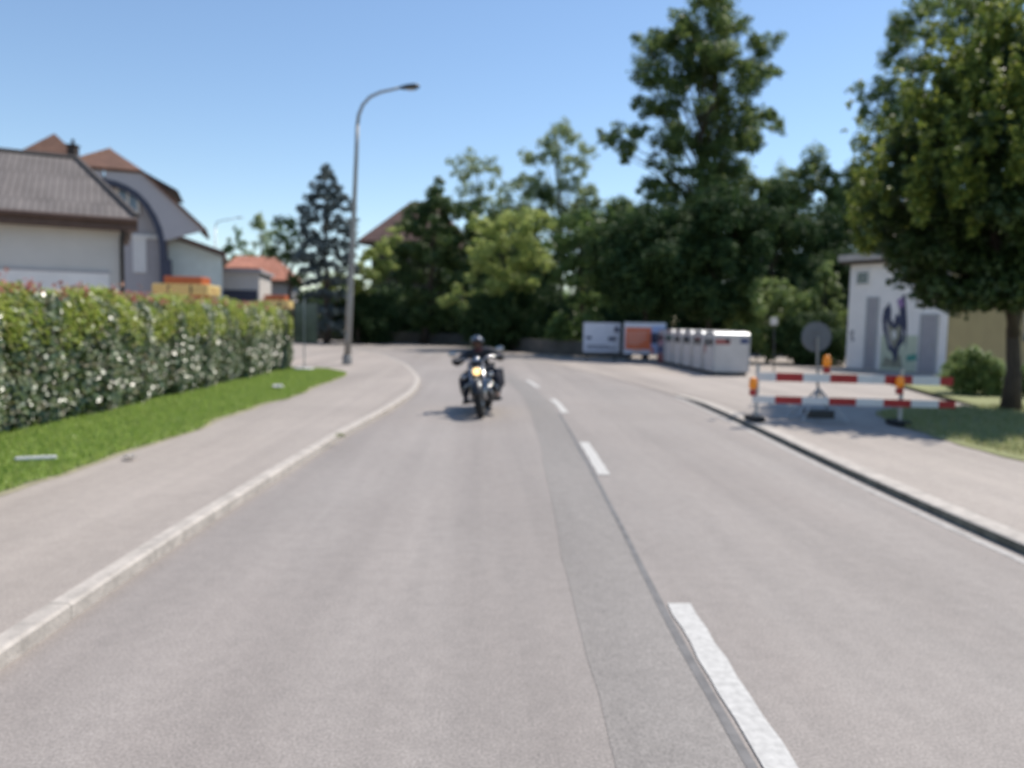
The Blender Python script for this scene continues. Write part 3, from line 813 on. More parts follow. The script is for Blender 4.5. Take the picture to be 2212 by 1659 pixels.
# small house with the pink-red roof
O = at(572, 640, 72); O.z = 0
o, wl, r_, u, n = hip_house('small_house', 'small distant house with bright salmon red tiled roof beside the blue conifer', 'house', O, (.98, .12, 0), 5.0, 6, at(572, 604, 72).z, at(572, 556, 75).z, 2.4, M['plasterd'], M['redtile'], .5)
mb = MB(); mb.fbox(O, u, n, -2.6, -.2, 0, at(520, 580, 72).z, .05, 2.5); w_ = mb.build('porch', M['plasterg'], o, world=True)
za, zb = at(505, 583, 70).z, at(520, 557, 72).z
mb = MB(); q = lambda a, d, z: O+u*a+n*d+Z*z
mb.prism([q(-3.0, 2.9, za), q(0.05, 2.9, za), q(0.05, .2, zb), q(-2.4, .2, zb)], Z*.15); mb.build('porch_roof', M['redtile'], o, world=True, uv=True)
mb = MB()
for i in range(3): mb.fbox(O, u, n, .5+i*.7, .95+i*.7, 2.1, 3.3, .003, .05)
mb.build('window', M['glass'], o, world=True)
# grey flat-roofed garage between
O = at(470, 640, 50); O.z = 0
u = Vector((.99, .12, 0)).normalized(); n = Vector((u.y, -u.x, 0))
o = thing('garage', O, 'grey flat-roofed garage with dark eave between gabled house and red-roofed house', 'garage')
a0, a1 = (onp(368, 620, O, n)-O).dot(u), (onp(560, 620, O, n)-O).dot(u); zt = onp(520, 588, O, n).z; zd = onp(500, 626, O, n).z
mb = MB(); mb.fbox(O, u, n, a0, a1, -.05, zt, -5, 0); mb.build('wall', M['plasterg'], o, world=True)
mb = MB(); mb.fbox(O, u, n, a0-.2, a1+.2, zt, zt+.18, -5.2, .3); mb.build('roof', M['soffit'], o, world=True)
mb = MB(); mb.fbox(O, u, n, a0+.3, a1-.1, .1, zd, .003, .08); mb.build('garage_door', M['slate'], o, world=True)
# dark wooden house behind the middle trees
O = at(868, 640, 74); O.z = 0
za = at(800, 500, 72).z; zr = at(890, 440, 78).z
o, wl, r_, u, n = hip_house('timber_house', 'dark timber house with broad brown roof half hidden behind the middle trees', 'house', O, (.93, -.36, 0), 6.6, 8, za-.6, zr+.2, 3.1, M['darkwood'], M['oldtile'], 1.0)
for i in range(3):
    mb = MB(); x = -2.8+i*1.9; mb.fbox(O, u, n, x, x+1.1, 3.0, 4.3, .003, .06); f = mb.build('window', M['glass'], o, world=True)
    mb = MB(); mb.fbox(O, u, n, x-.08, x+1.18, 2.9, 3.0, .003, .1); mb.build('sill', M['brownwood'], f, world=True)

# ------------------------------------------------------------------ orange containers behind the hedge
def skip(px0, px1, top_y, rim_y0, rim_y1, Y, label):
    a, b = at(px0, rim_y0, Y), at(px1, rim_y1, Y)
    w_ = b.x-a.x; cx = (a.x+b.x)/2; dl = w_*.42 if w_ > 2.4 else w_*.7
    zr1 = a.z; zr0 = at(px1, rim_y1, Y).z; h = zr1-zr0
    lid = at((px0+px1)/2, top_y, Y+dl*.2).z
    o = thing('skip_container', (cx, Y+dl/2, .06), label, 'container', 'orange containers behind the hedge')
    c = Vector((cx, Y+dl/2, 0))
    mb = MB(); bw, bd = w_*.37, dl*.42
    mb.add([(cx-bw*.9, c.y-bd*.9, .2), (cx+bw*.9, c.y-bd*.9, .2), (cx+bw*.9, c.y+bd*.9, .2), (cx-bw*.9, c.y+bd*.9, .2), (cx-bw, c.y-bd, zr0), (cx+bw, c.y-bd, zr0), (cx+bw, c.y+bd, zr0), (cx-bw, c.y+bd, zr0)],
           [(3,2,1,0),(4,5,6,7),(0,1,5,4),(1,2,6,5),(2,3,7,6),(3,0,4,7)])
    k = 5
    for i in range(k): mb.box((cx-bw*.85+i*bw*1.7/(k-1), c.y-bd*.97-.03, zr0*.55), (.1, .08, zr0*.8))
    mb.build('body', M['orange'], o, world=True, bevel=.02)
    mb = MB(); mb.box((cx, c.y, (zr0+zr1)/2), (w_, dl, h)); rm = mb.build('rim', M['yellow'], o, world=True, bevel=.06)
    mb = MB(); mb.box((cx+w_*.01, c.y, (zr1+lid)/2+.002), (w_*.68, dl*.66, lid-zr1)); ld = mb.build('lid', M['orange'], o, world=True, bevel=.03)
    for dx in (-.2, .2):
        mb = MB(); mb.box((cx+dx*w_, c.y-dl*.5-.015, (zr0+zr1)/2), (.05, .03, h*.8)); mb.build('latch', M['darkmetal'], rm, world=True)
    for sx in (-1, 1):
        for sy in (-1, 1):
            mb = MB(); mb.lathe((cx+sx*bw*.7, c.y+sy*bd*.8-.06, .19), (0, 1, 0), [(0, 0), (.13, 0), (.13, .12), (0, .12)], 14); mb.build('wheel', M['rubber'], o, world=True)
skip(327, 449, 597, 612, 639, 29.5, 'long orange container with pale yellow rim, below the gabled house arch')
skip(556, 624, 637, 648, 667, 27.2, 'short orange container with pale yellow rim, beside the hedge end and dark board')

# ------------------------------------------------------------------ litter on the grass
a, b = G(32, 992, .15), G(122, 988, .15)
mb = MB(); ang = math.atan2((b-a).y, (b-a).x)
mb.box((a+b)/2, ((b-a).length, .06, .025), rot=Matrix.Rotation(ang, 3, 'Z')); mb.box((a+b)/2+Z*.016, ((b-a).length*.96, .035, .012), rot=Matrix.Rotation(ang, 3, 'Z'))
tag(mb.build('plastic_strip', M['white'], origin=(a+b)/2, bevel=.004), 'narrow white plastic strip lying on the grass at far left', 'strip')
def crumpled(name, px, py, z, r, seed, label, cat, m):
    c = G(px, py, z); rg = random.Random(seed); mb = MB(); mb.ball(c, (r, r*.7, r*.28), 12)
    for v in mb.v: v += Vector((rg.uniform(-1, 1), rg.uniform(-1, 1), rg.uniform(-.3, 1)*.5))*r*.22
    tag(mb.build(name, m, origin=c), label, cat)
crumpled('paper_scrap', 600, 835, .17, .13, 2, 'crumpled white paper scrap on the grass near its far tip', 'litter', M['white'])
crumpled('pale_stone', 281, 986, .12, .07, 3, 'small pale stone at the edge between grass and pavement', 'stone', M['kerb'])
# weed at the kerb
def tuft(name, label, c, r, h, n, seed, lm, cat='plant'):
    rg = np.random.default_rng(seed)
    P = np.stack([rg.normal(size=n)*r*.5, rg.normal(size=n)*r*.5, rg.uniform(0.02, h, n)], 1)
    V = leaf_quads(P, rg.normal(size=(n, 3))*.6+np.array([[0, -.3, .2]]), h*.6, rg, .3, droop=np.array([[0, 0, 1.0]]))
    o = link(name, fastmesh(name, V, n), lm, None, c); tag(o, label, cat)
tuft('weed', 'small dry weed growing in the left kerb joint', G(735, 947, .1), .06, .07, 40, 4, L_GRASSDRY)

# ------------------------------------------------------------------ motorcycle and rider
def skin_mesh(name, pts, edges, rad, m, parent, root=0, sub=2):
    me = bpy.data.meshes.new(name); me.from_pydata([tuple(p) for p in pts], edges, [])
    o = bpy.data.objects.new(name, me); COL.objects.link(o)
    sk = o.modifiers.new('skin', 'SKIN'); sk.use_smooth_shade = True
    if not me.skin_vertices: 
        me.attributes
    lay = me.skin_vertices[0].data
    for i, r in enumerate(rad):
        lay[i].radius = (r, r) if not isinstance(r, tuple) else r
        lay[i].use_root = (i == root)
    ss = o.modifiers.new('sub', 'SUBSURF'); ss.levels = sub; ss.render_levels = sub
    dg = bpy.context.evaluated_depsgraph_get(); dg.update()
    ev = o.evaluated_get(dg); me2 = bpy.data.meshes.new_from_object(ev)
    o.modifiers.clear(); old = o.data; o.data = me2; bpy.data.meshes.remove(old)
    me2.name = name; me2.materials.clear(); me2.materials.append(m)
    me2.polygons.foreach_set('use_smooth', [True]*len(me2.polygons))
    o.parent = parent
    return o

def skin_begin(name, pts, edges):
    import bmesh
    bm = bmesh.new(); lay = bm.verts.layers.skin.verify()
    vs = [bm.verts.new(p) for p in pts]; bm.verts.ensure_lookup_table()
    for a, b in edges: bm.edges.new((vs[a], vs[b]))
    me = bpy.data.meshes.new(name); bm.to_mesh(me); bm.free(); return me
def skinned(name, pts, edges, rad, m, parent, root=0, sub=2):
    import bmesh
    bm = bmesh.new(); lay = bm.verts.layers.skin.verify()
    vs = [bm.verts.new(p) for p in pts]
    for a, b in edges: bm.edges.new((vs[a], vs[b]))
    for i, v in enumerate(vs):
        r = rad[i]; v[lay].radius = r if isinstance(r, tuple) else (r, r); v[lay].use_root = (i == root)
    me = bpy.data.meshes.new(name); bm.to_mesh(me); bm.free()
    o = bpy.data.objects.new(name, me); COL.objects.link(o)
    sk = o.modifiers.new('skin', 'SKIN'); sk.use_smooth_shade = True
    ss = o.modifiers.new('sub', 'SUBSURF'); ss.levels = sub; ss.render_levels = sub
    bpy.context.view_layer.update()
    dg = bpy.context.evaluated_depsgraph_get()
    me2 = bpy.data.meshes.new_from_object(o.evaluated_get(dg))
    o.modifiers.clear(); o.data = me2; me2.name = name
    me2.materials.clear(); me2.materials.append(m)
    me2.polygons.foreach_set('material_index', [0]*len(me2.polygons))
    me2.polygons.foreach_set('use_smooth', [True]*len(me2.polygons))
    o.parent = parent
    return o

LEAN = R(-8)
fw = G(1040, 903)                       # where the front tyre touches the road
HEAD = R(-4)
def bike():
    o = thing('motorcycle', (0, 0, 0), 'dark cruiser motorcycle with lit headlamp coming towards the camera in the left lane', 'motorcycle')
    WY = .80
    rot = Matrix.Rotation(HEAD, 3, 'Z')
    o.location = fw - rot @ Vector((0, -WY, 0)); o.rotation_euler = (0, LEAN, HEAD)
    o.rotation_mode = 'XYZ'
    def wheel(y, R0, r, wid):
        mb = MB(); mb.lathe((0, y, R0), (1, 0, 0), [(R0-r*2+.01, -wid*.32), (R0-r*2-.025, -wid*.2), (R0-r*2-.025, wid*.2), (R0-r*2+.01, wid*.32)], 28)
        mb.lathe((0, y, R0), (1, 0, 0), [(.0, -.06), (.045, -.055), (.045, .055), (0, .06)], 14)
        for i in range(18):
            a = 2*math.pi*i/18; s = .03 if i % 2 else -.03
            mb.tube([(s, y+math.cos(a)*.04, R0+math.sin(a)*.04), (0, y+math.cos(a+.2)*(R0-2*r), R0+math.sin(a+.2)*(R0-2*r))], .004, 5, cap=False)
        wl = mb.build('wheel', M['chrome'], o, smooth=False)
        mb = MB(); pr = [(R0-r+r*math.cos(t), wid/2*math.sin(t)) for t in np.linspace(0, 2*math.pi, 14, endpoint=False)]
        mb.lathe((0, y, R0), (1, 0, 0), pr, 32, closed=True); mb.build('tyre', M['rubber'], wl, smooth=True)
    wheel(-WY, .315, .065, .135); wheel(.80, .32, .08, .19)
    for y, R0, wd, a0, a1, m in ((-WY, .315, .19, 20, 165, 'blackpaint'), (.80, .32, .25, -5, 150, 'blackpaint')):
        mb = MB(); ang = np.radians(np.linspace(a0, a1, 14)); vs = []; k = 7
        for a in ang:
            for j in range(k):
                t = (j/(k-1)-.5)*2
                rr = R0+.035-.05*t*t
                vs.append((t*wd/2, y+math.cos(a)*rr, R0+math.sin(a)*rr))
        mb.add(vs, [(i*k+j, i*k+j+1, (i+1)*k+j+1, (i+1)*k+j) for i in range(13) for j in range(k-1)])
        f = mb.build('fender', M[m], o, smooth=True); f.modifiers.new('thick', 'SOLIDIFY').thickness = .006
    for s in (-1, 1):
        mb = MB(); mb.tube([(s*.105, -WY, .31), (s*.105, -.70, .52), (s*.105, -.52, .92)], [.036, .034, .026], 12); mb.build('fork_leg', M['chrome'], o, smooth=True)
    mb = MB(); mb.lathe((0, -.60, .775), (0, -1, 0), [(0, -.12), (.045, -.11), (.075, -.06), (.085, 0), (.09, .03), (.083, .04)], 22); hl = mb.build('headlight', M['chrome'], o, smooth=True)
    mb = MB(); mb.lathe((0, -.60, .775), (0, -1, 0), [(.066, .037), (.05, .048), (.025, .055), (0, .056)], 22); mb.build('headlight_lens', M['lit'], hl, smooth=True)
    for s in (-1, 1):
        mb = MB(); mb.ball((s*.23, -.60, .70), (.045, .045, .045), 12); mb.tube([(s*.1, -.56, .73), (s*.21, -.58, .71)], .012, 6); mb.build('turn_signal', M['chrome'], o, smooth=True)
    # auxiliary chrome lamps, off
    bar = [(-.43, -.12, .97), (-.36, -.20, .985), (-.20, -.37, 1.0), (-.12, -.45, .95), (.12, -.45, .95), (.20, -.37, 1.0), (.36, -.20, .985), (.43, -.12, .97)]
    mb = MB(); mb.tube(bar, .014, 10); hb = mb.build('handlebar', M['chrome'], o, smooth=True)
    for s in (-1, 1):
        mb = MB(); mb.tube([(s*.46, -.085, .963), (s*.36, -.20, .985)], .02, 12); mb.build('grip', M['rubber'], hb, smooth=True)
        mb = MB(); mb.tube([(s*.34, -.22, .99), (s*.39, -.27, 1.08)], .007, 6); mb.ball((s*.41, -.27, 1.10), (.075, .018, .048), 16); mb.build('mirror', M['chrome'], hb, smooth=True)
        mb = MB(); mb.tube([(s*.37, -.24, .99), (s*.46, -.155, .965)], .006, 6); mb.build('lever', M['chrome'], hb, smooth=True)
    mb = MB(); mb.lathe((0, -.42, .96), (0, -.8, .6), [(0, -.03), (.05, -.03), (.055, .03), (.0, .035)], 16); mb.build('gauge', M['chrome'], o, smooth=True)
    for yy_, zz_ in ((-.50, .93), (-.585, .70)):
        mb = MB(); mb.box((0, yy_, zz_), (.27, .07, .035)); mb.build('fork_clamp', M['blackpaint'], o, bevel=.01)
    mb = MB()
    prof = [(.02, -.42), (.09, -.36), (.15, -.22), (.165, -.05), (.14, .1), (.08, .2), (.02, .22)]
    mb.lathe((0, 0, .76), (0, 1, 0), prof, 20)
    for v in mb.v: v.z = .76+(v.z-.76)*.72 - .12*max(0, v.y)
    mb.build('fuel_tank', M['blackpaint'], o, smooth=True)
    mb = MB(); mb.box((0, .02, .34), (.40, .42, .24))
    for tl, yc in ((-.55, -.14), (.55, .14)):
        rm = Matrix.Rotation(-tl, 3, 'X')
        for i in range(8): mb.box(Vector((0, yc*.7, .44))+rm @ Vector((0, 0, .025*i)), (.19+.02*(i % 2), .17, .012), rot=rm)
        mb.box(Vector((0, yc*.7, .44))+rm @ Vector((0, 0, .10)), (.13, .12, .22), rot=rm)
    mb.build('engine', M['darkmetal'], o, bevel=.006)
    mb = MB(); mb.lathe((.10, 0, .56), (1, 0, 0), [(0, .12), (.07, .11), (.085, .06), (.085, 0)], 18); mb.build('air_filter', M['chrome'], o, smooth=True)
    mb = MB(); mb.tube([(.13, -.26, .52), (.18, -.30, .35), (.19, -.1, .22), (.2, .3, .21)], .026, 10); mb.tube([(.2, .3, .21), (.21, .95, .25)], .045, 12); mb.build('exhaust', M['chrome'], o, smooth=True)
    mb = MB(); mb.tube([(0, -.50, .92), (0, -.40, .68), (0, -.33, .30), (0, .1, .22), (0, .45, .25), (0, .55, .5), (0, .1, .7), (0, -.42, .84)], .026, 8); mb.build('frame', M['blackpaint'], o, smooth=True)
    mb = MB(); mb.tube([(0, -.40, .58), (-.2, -.42, .56), (-.31, -.42, .46), (-.30, -.40, .32), (-.1, -.36, .26)], .015, 8); mb.tube([(0, -.40, .58), (.2, -.42, .56), (.31, -.42, .46), (.30, -.40, .32), (.1, -.36, .26)], .015, 8); mb.build('crash_bar', M['chrome'], o, smooth=True)
    for s in (-1, 1):
        mb = MB(); mb.box((s*.28, -.25, .235), (.13, .32, .025)); mb.box((s*.18, -.25, .23), (.12, .05, .03)); mb.build('footboard', M['darkmetal'], o, bevel=.006)
        mb = MB(); mb.box((s*.27, .78, .54), (.20, .5, .34)); mb.build('saddlebag', M['leather'], o, bevel=.04)
    mb = MB(); mb.ball((0, .38, .66), (.17, .27, .075), 18); mb.ball((0, .74, .74), (.12, .16, .055), 16); mb.build('saddle', M['leather'], o, smooth=True)
    mb = MB(); mb.box((0, -WY+.055, .67), (.05, .06, .02)); mb.ball((0, -WY-.02, .655), (.03, .055, .022), 10); mb.build('fender_ornament', M['chrome'], o, smooth=True)
    return o
moto = bike()

M['scarf'] = mat('dark red scarf', (.10, .03, .03), .9, .3, 20)
def rider():
    p = {'pel': (0, .40, .74), 'bel': (0, .38, .88), 'che': (0, .31, 1.02), 'nk0': (0, .27, 1.13), 'nk1': (0, .245, 1.175), 'hd': (0, .225, 1.235), 'cr': (0, .23, 1.31)}
    def body(scale_r, keys, extra=0):
        pass
    pts = []; ed = []; rad = []; idx = {}
    def add(k, co, r, link_to=None):
        idx[k] = len(pts); pts.append(co); rad.append(r)
        if link_to: ed.append((idx[link_to], idx[k]))
    add('pel', p['pel'], (.15, .12)); add('bel', p['bel'], (.145, .115), 'pel'); add('che', p['che'], (.165, .12), 'bel'); add('nk0', p['nk0'], .07, 'che'); add('nk1', p['nk1'], .05, 'nk0'); add('hd', p['hd'], (.07, .08), 'nk1'); add('cr', p['cr'], (.065, .075), 'hd')
    for s, t in ((-1, 'l'), (1, 'r')):
        add('sh'+t, (s*.19, .28, 1.07), .062, 'che'); add('el'+t, (s*.40, .12, .93), .045, 'sh'+t); add('wr'+t, (s*.415, -.08, .96), .032, 'el'+t); add('ha'+t, (s*.415, -.13, .985), .036, 'wr'+t)
        add('hi'+t, (s*.12, .34, .71), .095, 'pel'); add('kn'+t, (s*.30, -.08, .63), .068, 'hi'+t); add('an'+t, (s*.28, -.17, .32), .045, 'kn'+t); add('to'+t, (s*.285, -.36, .28), .035, 'an'+t)
    o = thing('person', moto.location.copy(), 'motorcyclist in dark helmet and black jacket riding the cruiser with hands on handlebar', 'person')
    o.rotation_euler = moto.rotation_euler
    b = skinned('body', pts, ed, rad, M['skin'], o)
    # face: nose, eyes behind glasses, mouth
    mb = MB(); mb.ball((0, .145, 1.228), (.012, .022, .02), 8); mb.build('nose', M['skin'], b, smooth=True)
    mb = MB(); mb.ball((0, .155, 1.192), (.024, .01, .006), 8); mb.build('mouth', M['scarf'], b, smooth=True)
    for s in (-1, 1):
        mb = MB(); mb.ball((s*.075, .24, 1.23), (.012, .022, .03), 8); mb.build('ear', M['skin'], b, smooth=True)
    mb = MB()
    for s in (-1, 1): mb.ball((s*.034, .15, 1.25), (.03, .012, .021), 12)
    mb.box((0, .147, 1.254), (.02, .008, .008)); mb.build('sunglasses', M['blackpaint'], b, smooth=True)
    # jacket
    sel = lambda keys, grow: ([pts[idx[k]] for k in keys], [tuple(x+grow for x in rad[idx[k]]) if isinstance(rad[idx[k]], tuple) else rad[idx[k]]+grow for k in keys])
    kj = ['bel', 'che', 'nk0', 'shl', 'ell', 'wrl', 'shr', 'elr', 'wrr', 'pel']
    P_, R_ = sel(kj, .034); R_[2] = .085; R_[5] = .055; R_[8] = .055
    skinned('jacket', P_, [(0, 1), (1, 2), (1, 3), (3, 4), (4, 5), (1, 6), (6, 7), (7, 8), (0, 9)], R_, M['leather'], o)
    kt = ['pel', 'hil', 'knl', 'anl', 'hir', 'knr', 'anr']
    P_, R_ = sel(kt, .034)
    skinned('trousers', P_, [(0, 1), (1, 2), (2, 3), (0, 4), (4, 5), (5, 6)], R_, M['denim'], o)
    for s in (-1, 1):
        skinned('boot', [(s*.28, -.165, .40), (s*.28, -.175, .30), (s*.283, -.27, .275), (s*.286, -.40, .272)], [(0, 1), (1, 2), (2, 3)], [.06, .055, .05, .038], M['rubber'], o, root=1)
        # gloved hand closed round the grip
        g = bpy.data.objects.new
        hc = Vector((s*.412, -.135, .985))
        P2 = [Vector((s*.415, -.06, .965)), Vector((s*.413, -.105, .985)), hc]; E2 = [(0, 1), (1, 2)]; R2 = [.038, .036, .034]
        ax = Vector((s*.10, .115, -.022)).normalized()
        for j, ln_ in enumerate((.85, 1.0, .95, .75)):
            off = ax*((j-1.5)*.021)
            a0 = len(P2)
            P2 += [hc+off+Vector((0, -.025, .012)), hc+off+Vector((s*-.01, -.05*ln_, -.006)), hc+off+Vector((s*-.005, -.038, -.032)), hc+off+Vector((0, -.012, -.038))]
            E2 += [(2, a0), (a0, a0+1), (a0+1, a0+2), (a0+2, a0+3)]; R2 += [.0115, .0105, .010, .009]
        a0 = len(P2)
        P2 += [hc-ax*.045+Vector((0, .01, -.012)), hc-ax*.05+Vector((0, -.012, -.034)), hc-ax*.04+Vector((0, -.035, -.036))]
        E2 += [(1, a0), (a0, a0+1), (a0+1, a0+2)]; R2 += [.013, .0115, .010]
        skinned('glove', P2, E2, R2, M['leather'], o, root=1, sub=1)
    # helmet: open-face shell with a peak
    mb = MB(); c = Vector((0, .235, 1.255)); k = 24; rings = 12; vs = []; fs = []
    for i in range(rings+1):
        th = math.pi*.62*i/rings
        for j in range(k):
            ph = 2*math.pi*j/k
            front = max(0, -math.sin(ph))
            t2 = min(th, math.pi*(.62-.20*front))
            vs.append(c+Vector((.118*math.sin(t2)*math.cos(ph), .135*math.sin(t2)*math.sin(ph), .118*math.cos(t2))))
    for i in range(rings):
        for j in range(k): fs.append((i*k+j, i*k+(j+1)%k, (i+1)*k+(j+1)%k, (i+1)*k+j))
    mb.add(vs, fs); h = mb.build('helmet', M['helmet'], o, smooth=True)
    mb = MB(); mb.ball(c+Vector((0, -.13, .04)), (.085, .045, .010), 14); mb.build('peak', M['helmet'], h, smooth=True)
    mb = MB(); mb.tube([(-.09, .22, 1.20), (-.06, .18, 1.155), (0, .165, 1.14), (.06, .18, 1.155), (.09, .22, 1.20)], .008, 6); mb.build('chin_strap', M['leather'], h)
    mb = MB(); mb.lathe((0, .255, 1.10), (0, -.2, 1), [(.10, 0), (.085, .035), (.075, .06)], 18); mb.build('scarf', M['scarf'], o, smooth=True)
rider()

# ------------------------------------------------------------------ poster boards
def poster(px0, px1, y0, y1, Y, label, kind):
    a, b = at(px0, y1, Y), at(px1, y0, Y); w_ = b.x-a.x; h = b.z-a.z; c = (a+b)/2
    o = thing('poster_board', (c.x, Y, .016), label, 'poster board', 'poster boards under the trees')
    q = lambda u0, v0, u1, v1, d, mi, mb: mb.box((a.x+w_*(u0+u1)/2, Y-.03-d, a.z+h*(v0+v1)/2), (w_*(u1-u0), .006, h*(v1-v0)), mi)
    mb = MB(); mb.box(c, (w_+.08, .05, h+.08)); p_ = mb.build('board', M['darkmetal'], o, world=True)
    mb = MB()
    if kind == 0:
        q(0, 0, 1, 1, 0, 0, mb)
        for i, (u0, v0, u1, v1) in enumerate(((.08, .44, .22, .53), (.68, .40, .90, .52), (.1, .12, .9, .16), (.1, .2, .7, .235), (.84, .68, .96, .88))): q(u0, v0, u1, v1, .004, 1, mb)
    else:
        q(0, 0, 1, 1, 0, 0, mb); q(.04, .14, .66, .84, .004, 2, mb); q(.66, .03, .97, .9, .004, 3, mb); q(.66, .03, .72, .2, .007, 2, mb)
        q(.65, .34, .9, .68, .008, 1, mb)
        for i in range(5): q(.09, .68-i*.09, .09+.5*(1, .85, .95, .8, .6)[i], .705-i*.09, .008, 4, mb)
        q(.22, .06, .42, .15, .008, 4, mb)
    mb.build('poster', [M['posterw'], M['posterd'], M['postero'], M['posterb'], M['postert']], p_, world=True)
    for s in (-.38, .38):
        mb = MB(); mb.box((c.x+s*w_, Y+.06, (b.z)/2), (.07, .06, b.z)); mb.build('post', M['darkmetal'], o, world=True)
poster(1259, 1340, 698, 760, 34.0, 'white poster with small dark marks, first board right of the motorcyclist', 0)
poster(1346, 1438, 698, 764, 33.3, 'orange and light blue poster board beside the white poster', 1)

# ------------------------------------------------------------------ recycling containers
def copy_tree(o, parent=None):
    c = o.copy(); COL.objects.link(c); c.parent = parent
    for ch in o.children: copy_tree(ch, c)
    return c
CW, CD, CH = 1.17, 1.12, 1.42
def container(loc, label):
    o = thing('recycling_container', loc, label, 'recycling container', 'recycling containers in a row on the forecourt')
    mb = MB(); mb.box((0, 0, .10+(CH-.22)/2), (CW, CD, CH-.22)); bd = mb.build('body', M['contw'], o, bevel=.03)
    mb = MB()
    for sx in (-1, 1):
        for sy in (-1, 1): mb = MB(); mb.box((sx*(CW/2-.005), sy*(CD/2-.005), .1+(CH-.22)/2), (.05, .05, CH-.26)); mb.build('corner_profile', M['greypaint'], bd, bevel=.008)
    mb = MB(); n = 26; poly = []
    for i in range(n+1):
        t = math.pi*i/n; poly.append(Vector((-CW/2-.01, -math.cos(t)*(CD/2+.01), CH-.12+max(0.0, math.sin(t))**.7*.16)))
    mb.prism(poly, (CW+.02, 0, 0)); ld = mb.build('lid', M['brushed'], o, bevel=.01)
    for s in (-1, 1):
        mb = MB(); mb.lathe((-CW/2-.01, s*.25, CH-.34), (-1, 0, 0), [(.13, 0), (.13, .03), (.09, .03), (.085, -.02), (0, -.02)], 20); mb.build('throw_in_hole', M['rubber'], bd)
    for s in (-1, 1):
        mb = MB(); mb.box((0, s*(CD/2-.08), .05), (CW-.1, .1, .1)); mb.build('skid', M['darkmetal'], o)
    return o
first = container((8.12, 25.6, .016), 'nearest pale container of the row, its wide front facing the road')
def stickers(o, plan):
    for (u0, v0, u1, v1, m, face) in plan:
        mb = MB()
        if face == 'f': mb.box(((u0+u1)/2*CW-CW/2, -CD/2-.004, (v0+v1)/2*CH), ((u1-u0)*CW, .004, (v1-v0)*CH))
        else: mb.box((-CW/2-.006, CD/2-(u0+u1)/2*CD, (v0+v1)/2*CH), (.004, (u1-u0)*CD, (v1-v0)*CH))
        mb.build('sticker', M[m], o)
seq = ['second pale container from the near end of the row, with a red sticker', 'third pale container from the near end of the row, between two alike',
       'fourth pale container from the near end of the row, between two alike', 'fifth pale container from the near end, dark green stripe under its lid', 'farthest container of the row, covered with faded pink and blue posters']
rest = []
for i, lb in enumerate(seq):
    c = copy_tree(first); c.location = (8.12-.0*i, 25.6+1.42*(i+1), .016); c['label'] = lb; rest.append(c)
stickers(first, [(.0, .72, .45, .84, 'redsticker', 'f'), (.32, .76, .43, .85, 'blue', 'f'), (.74, .74, .97, .86, 'blue', 'f'), (.0, .50, .16, .70, 'redsticker', 's')])
stickers(rest[0], [(.1, .78, .9, .86, 'redsticker', 's')])
stickers(rest[1], [(.1, .80, .7, .86, 'graff_dark', 's')])
stickers(rest[3], [(.05, .78, .95, .85, 'graff_teal', 's')])
stickers(rest[4], [(.04, .06, .96, .28, 'redsticker', 's'), (.04, .30, .96, .52, 'blue', 's'), (.04, .54, .96, .86, 'pink', 's'), (.1, .1, .9, .8, 'pink', 'f')])

# little white sign on a post behind the containers
b = at(1672, 800, 27.5); b.z = .016
o = thing('small_sign', b, 'tiny pale square sign on a dark post right behind the containers', 'sign')
mb = MB(); t = at(1672, 700, 27.5); mb.tube([b, t], .025, 8); mb.build('post', M['darkmetal'], o, world=True)
c = at(1672, 694, 27.46); mb = MB(); mb.box(c, (.26, .03, .26)); mb.build('sign_plate', M['contw'], o, world=True, bevel=.01)
# pale lantern among the trees
Y = 38; t = at(1645, 545, Y); b = Vector((t.x, Y, 0)); M['lantern'] = mat('lantern darkened for tree shade', (.20, .20, .17), .7, .25, 3)  # lantern base colour lowered to stand for the shade of the trees
o = thing('park_lantern', b, 'pale bell-shaped lantern on a slim post in front of the dark trees', 'lamp')
mb = MB(); mb.tube([b, t], [.06, .045], 8); mb.build('post', M['darkmetal'], o, world=True)
mb = MB(); mb.lathe(t, (0, 0, 1), [(.05, 0), (.30, .05), (.28, .3), (.2, .55), (.1, .78), (.0, .82)], 18); mb.build('lamp_shade', M['lantern'], o, world=True, smooth=True)

# ------------------------------------------------------------------ barrier, lamps, round sign
PZ = .079
def barrier():
    A = G(1632, 910, PZ); Y0 = A.y
    xr = at(2032, 870, Y0-.1).x
    B = Vector((xr, Y0-.35, PZ))
    u = (B-A); u.z = 0; L = u.length; u.normalize(); n = Vector((u.y, -u.x, 0))
    o = thing('barrier', A, 'red and white striped plank barrier across the right pavement', 'barrier')
    def rail(zc, h, u0, u1, start, phase):
        mb = MB(); s = u0; i = 0; step = .425
        edges = [u0] + [u0+phase+step*k for k in range(40) if u0+phase+step*k < u1] + [u1]
        for k in range(len(edges)-1):
            mi = (k+start) % 2
            mb.fbox(A, u, n, edges[k], edges[k+1], zc-h/2-PZ, zc+h/2-PZ, .031, .055, mi)
        mb.build('rail', [M['red'], M['white']], o, world=True)
    za = at(1640, 813, Y0).z; zb = at(1640, 862, Y0).z
    rail(za, .135, -.02, L, 1, .30)
    rail(zb, .115, -.08, L+.06, 1, .36)
    ub = (at(1945, 880, (A+u*(L*.75)).y)-A).dot(u)
    for uu in (.0, ub):
        mb = MB(); p = A+u*uu; mb.box(p+Z*(.46), (.045, .045, .92)); po = mb.build('post', M['steel'], o, world=True)
        mb = MB(); mb.box(p+Z*.05-u*.02, (.22, .42, .08)); mb.build('foot_block', M['rubber'], po, world=True, bevel=.02)
    return A, u, n, ub, za, zb
A, bu, bn, ub, za, zb = barrier()
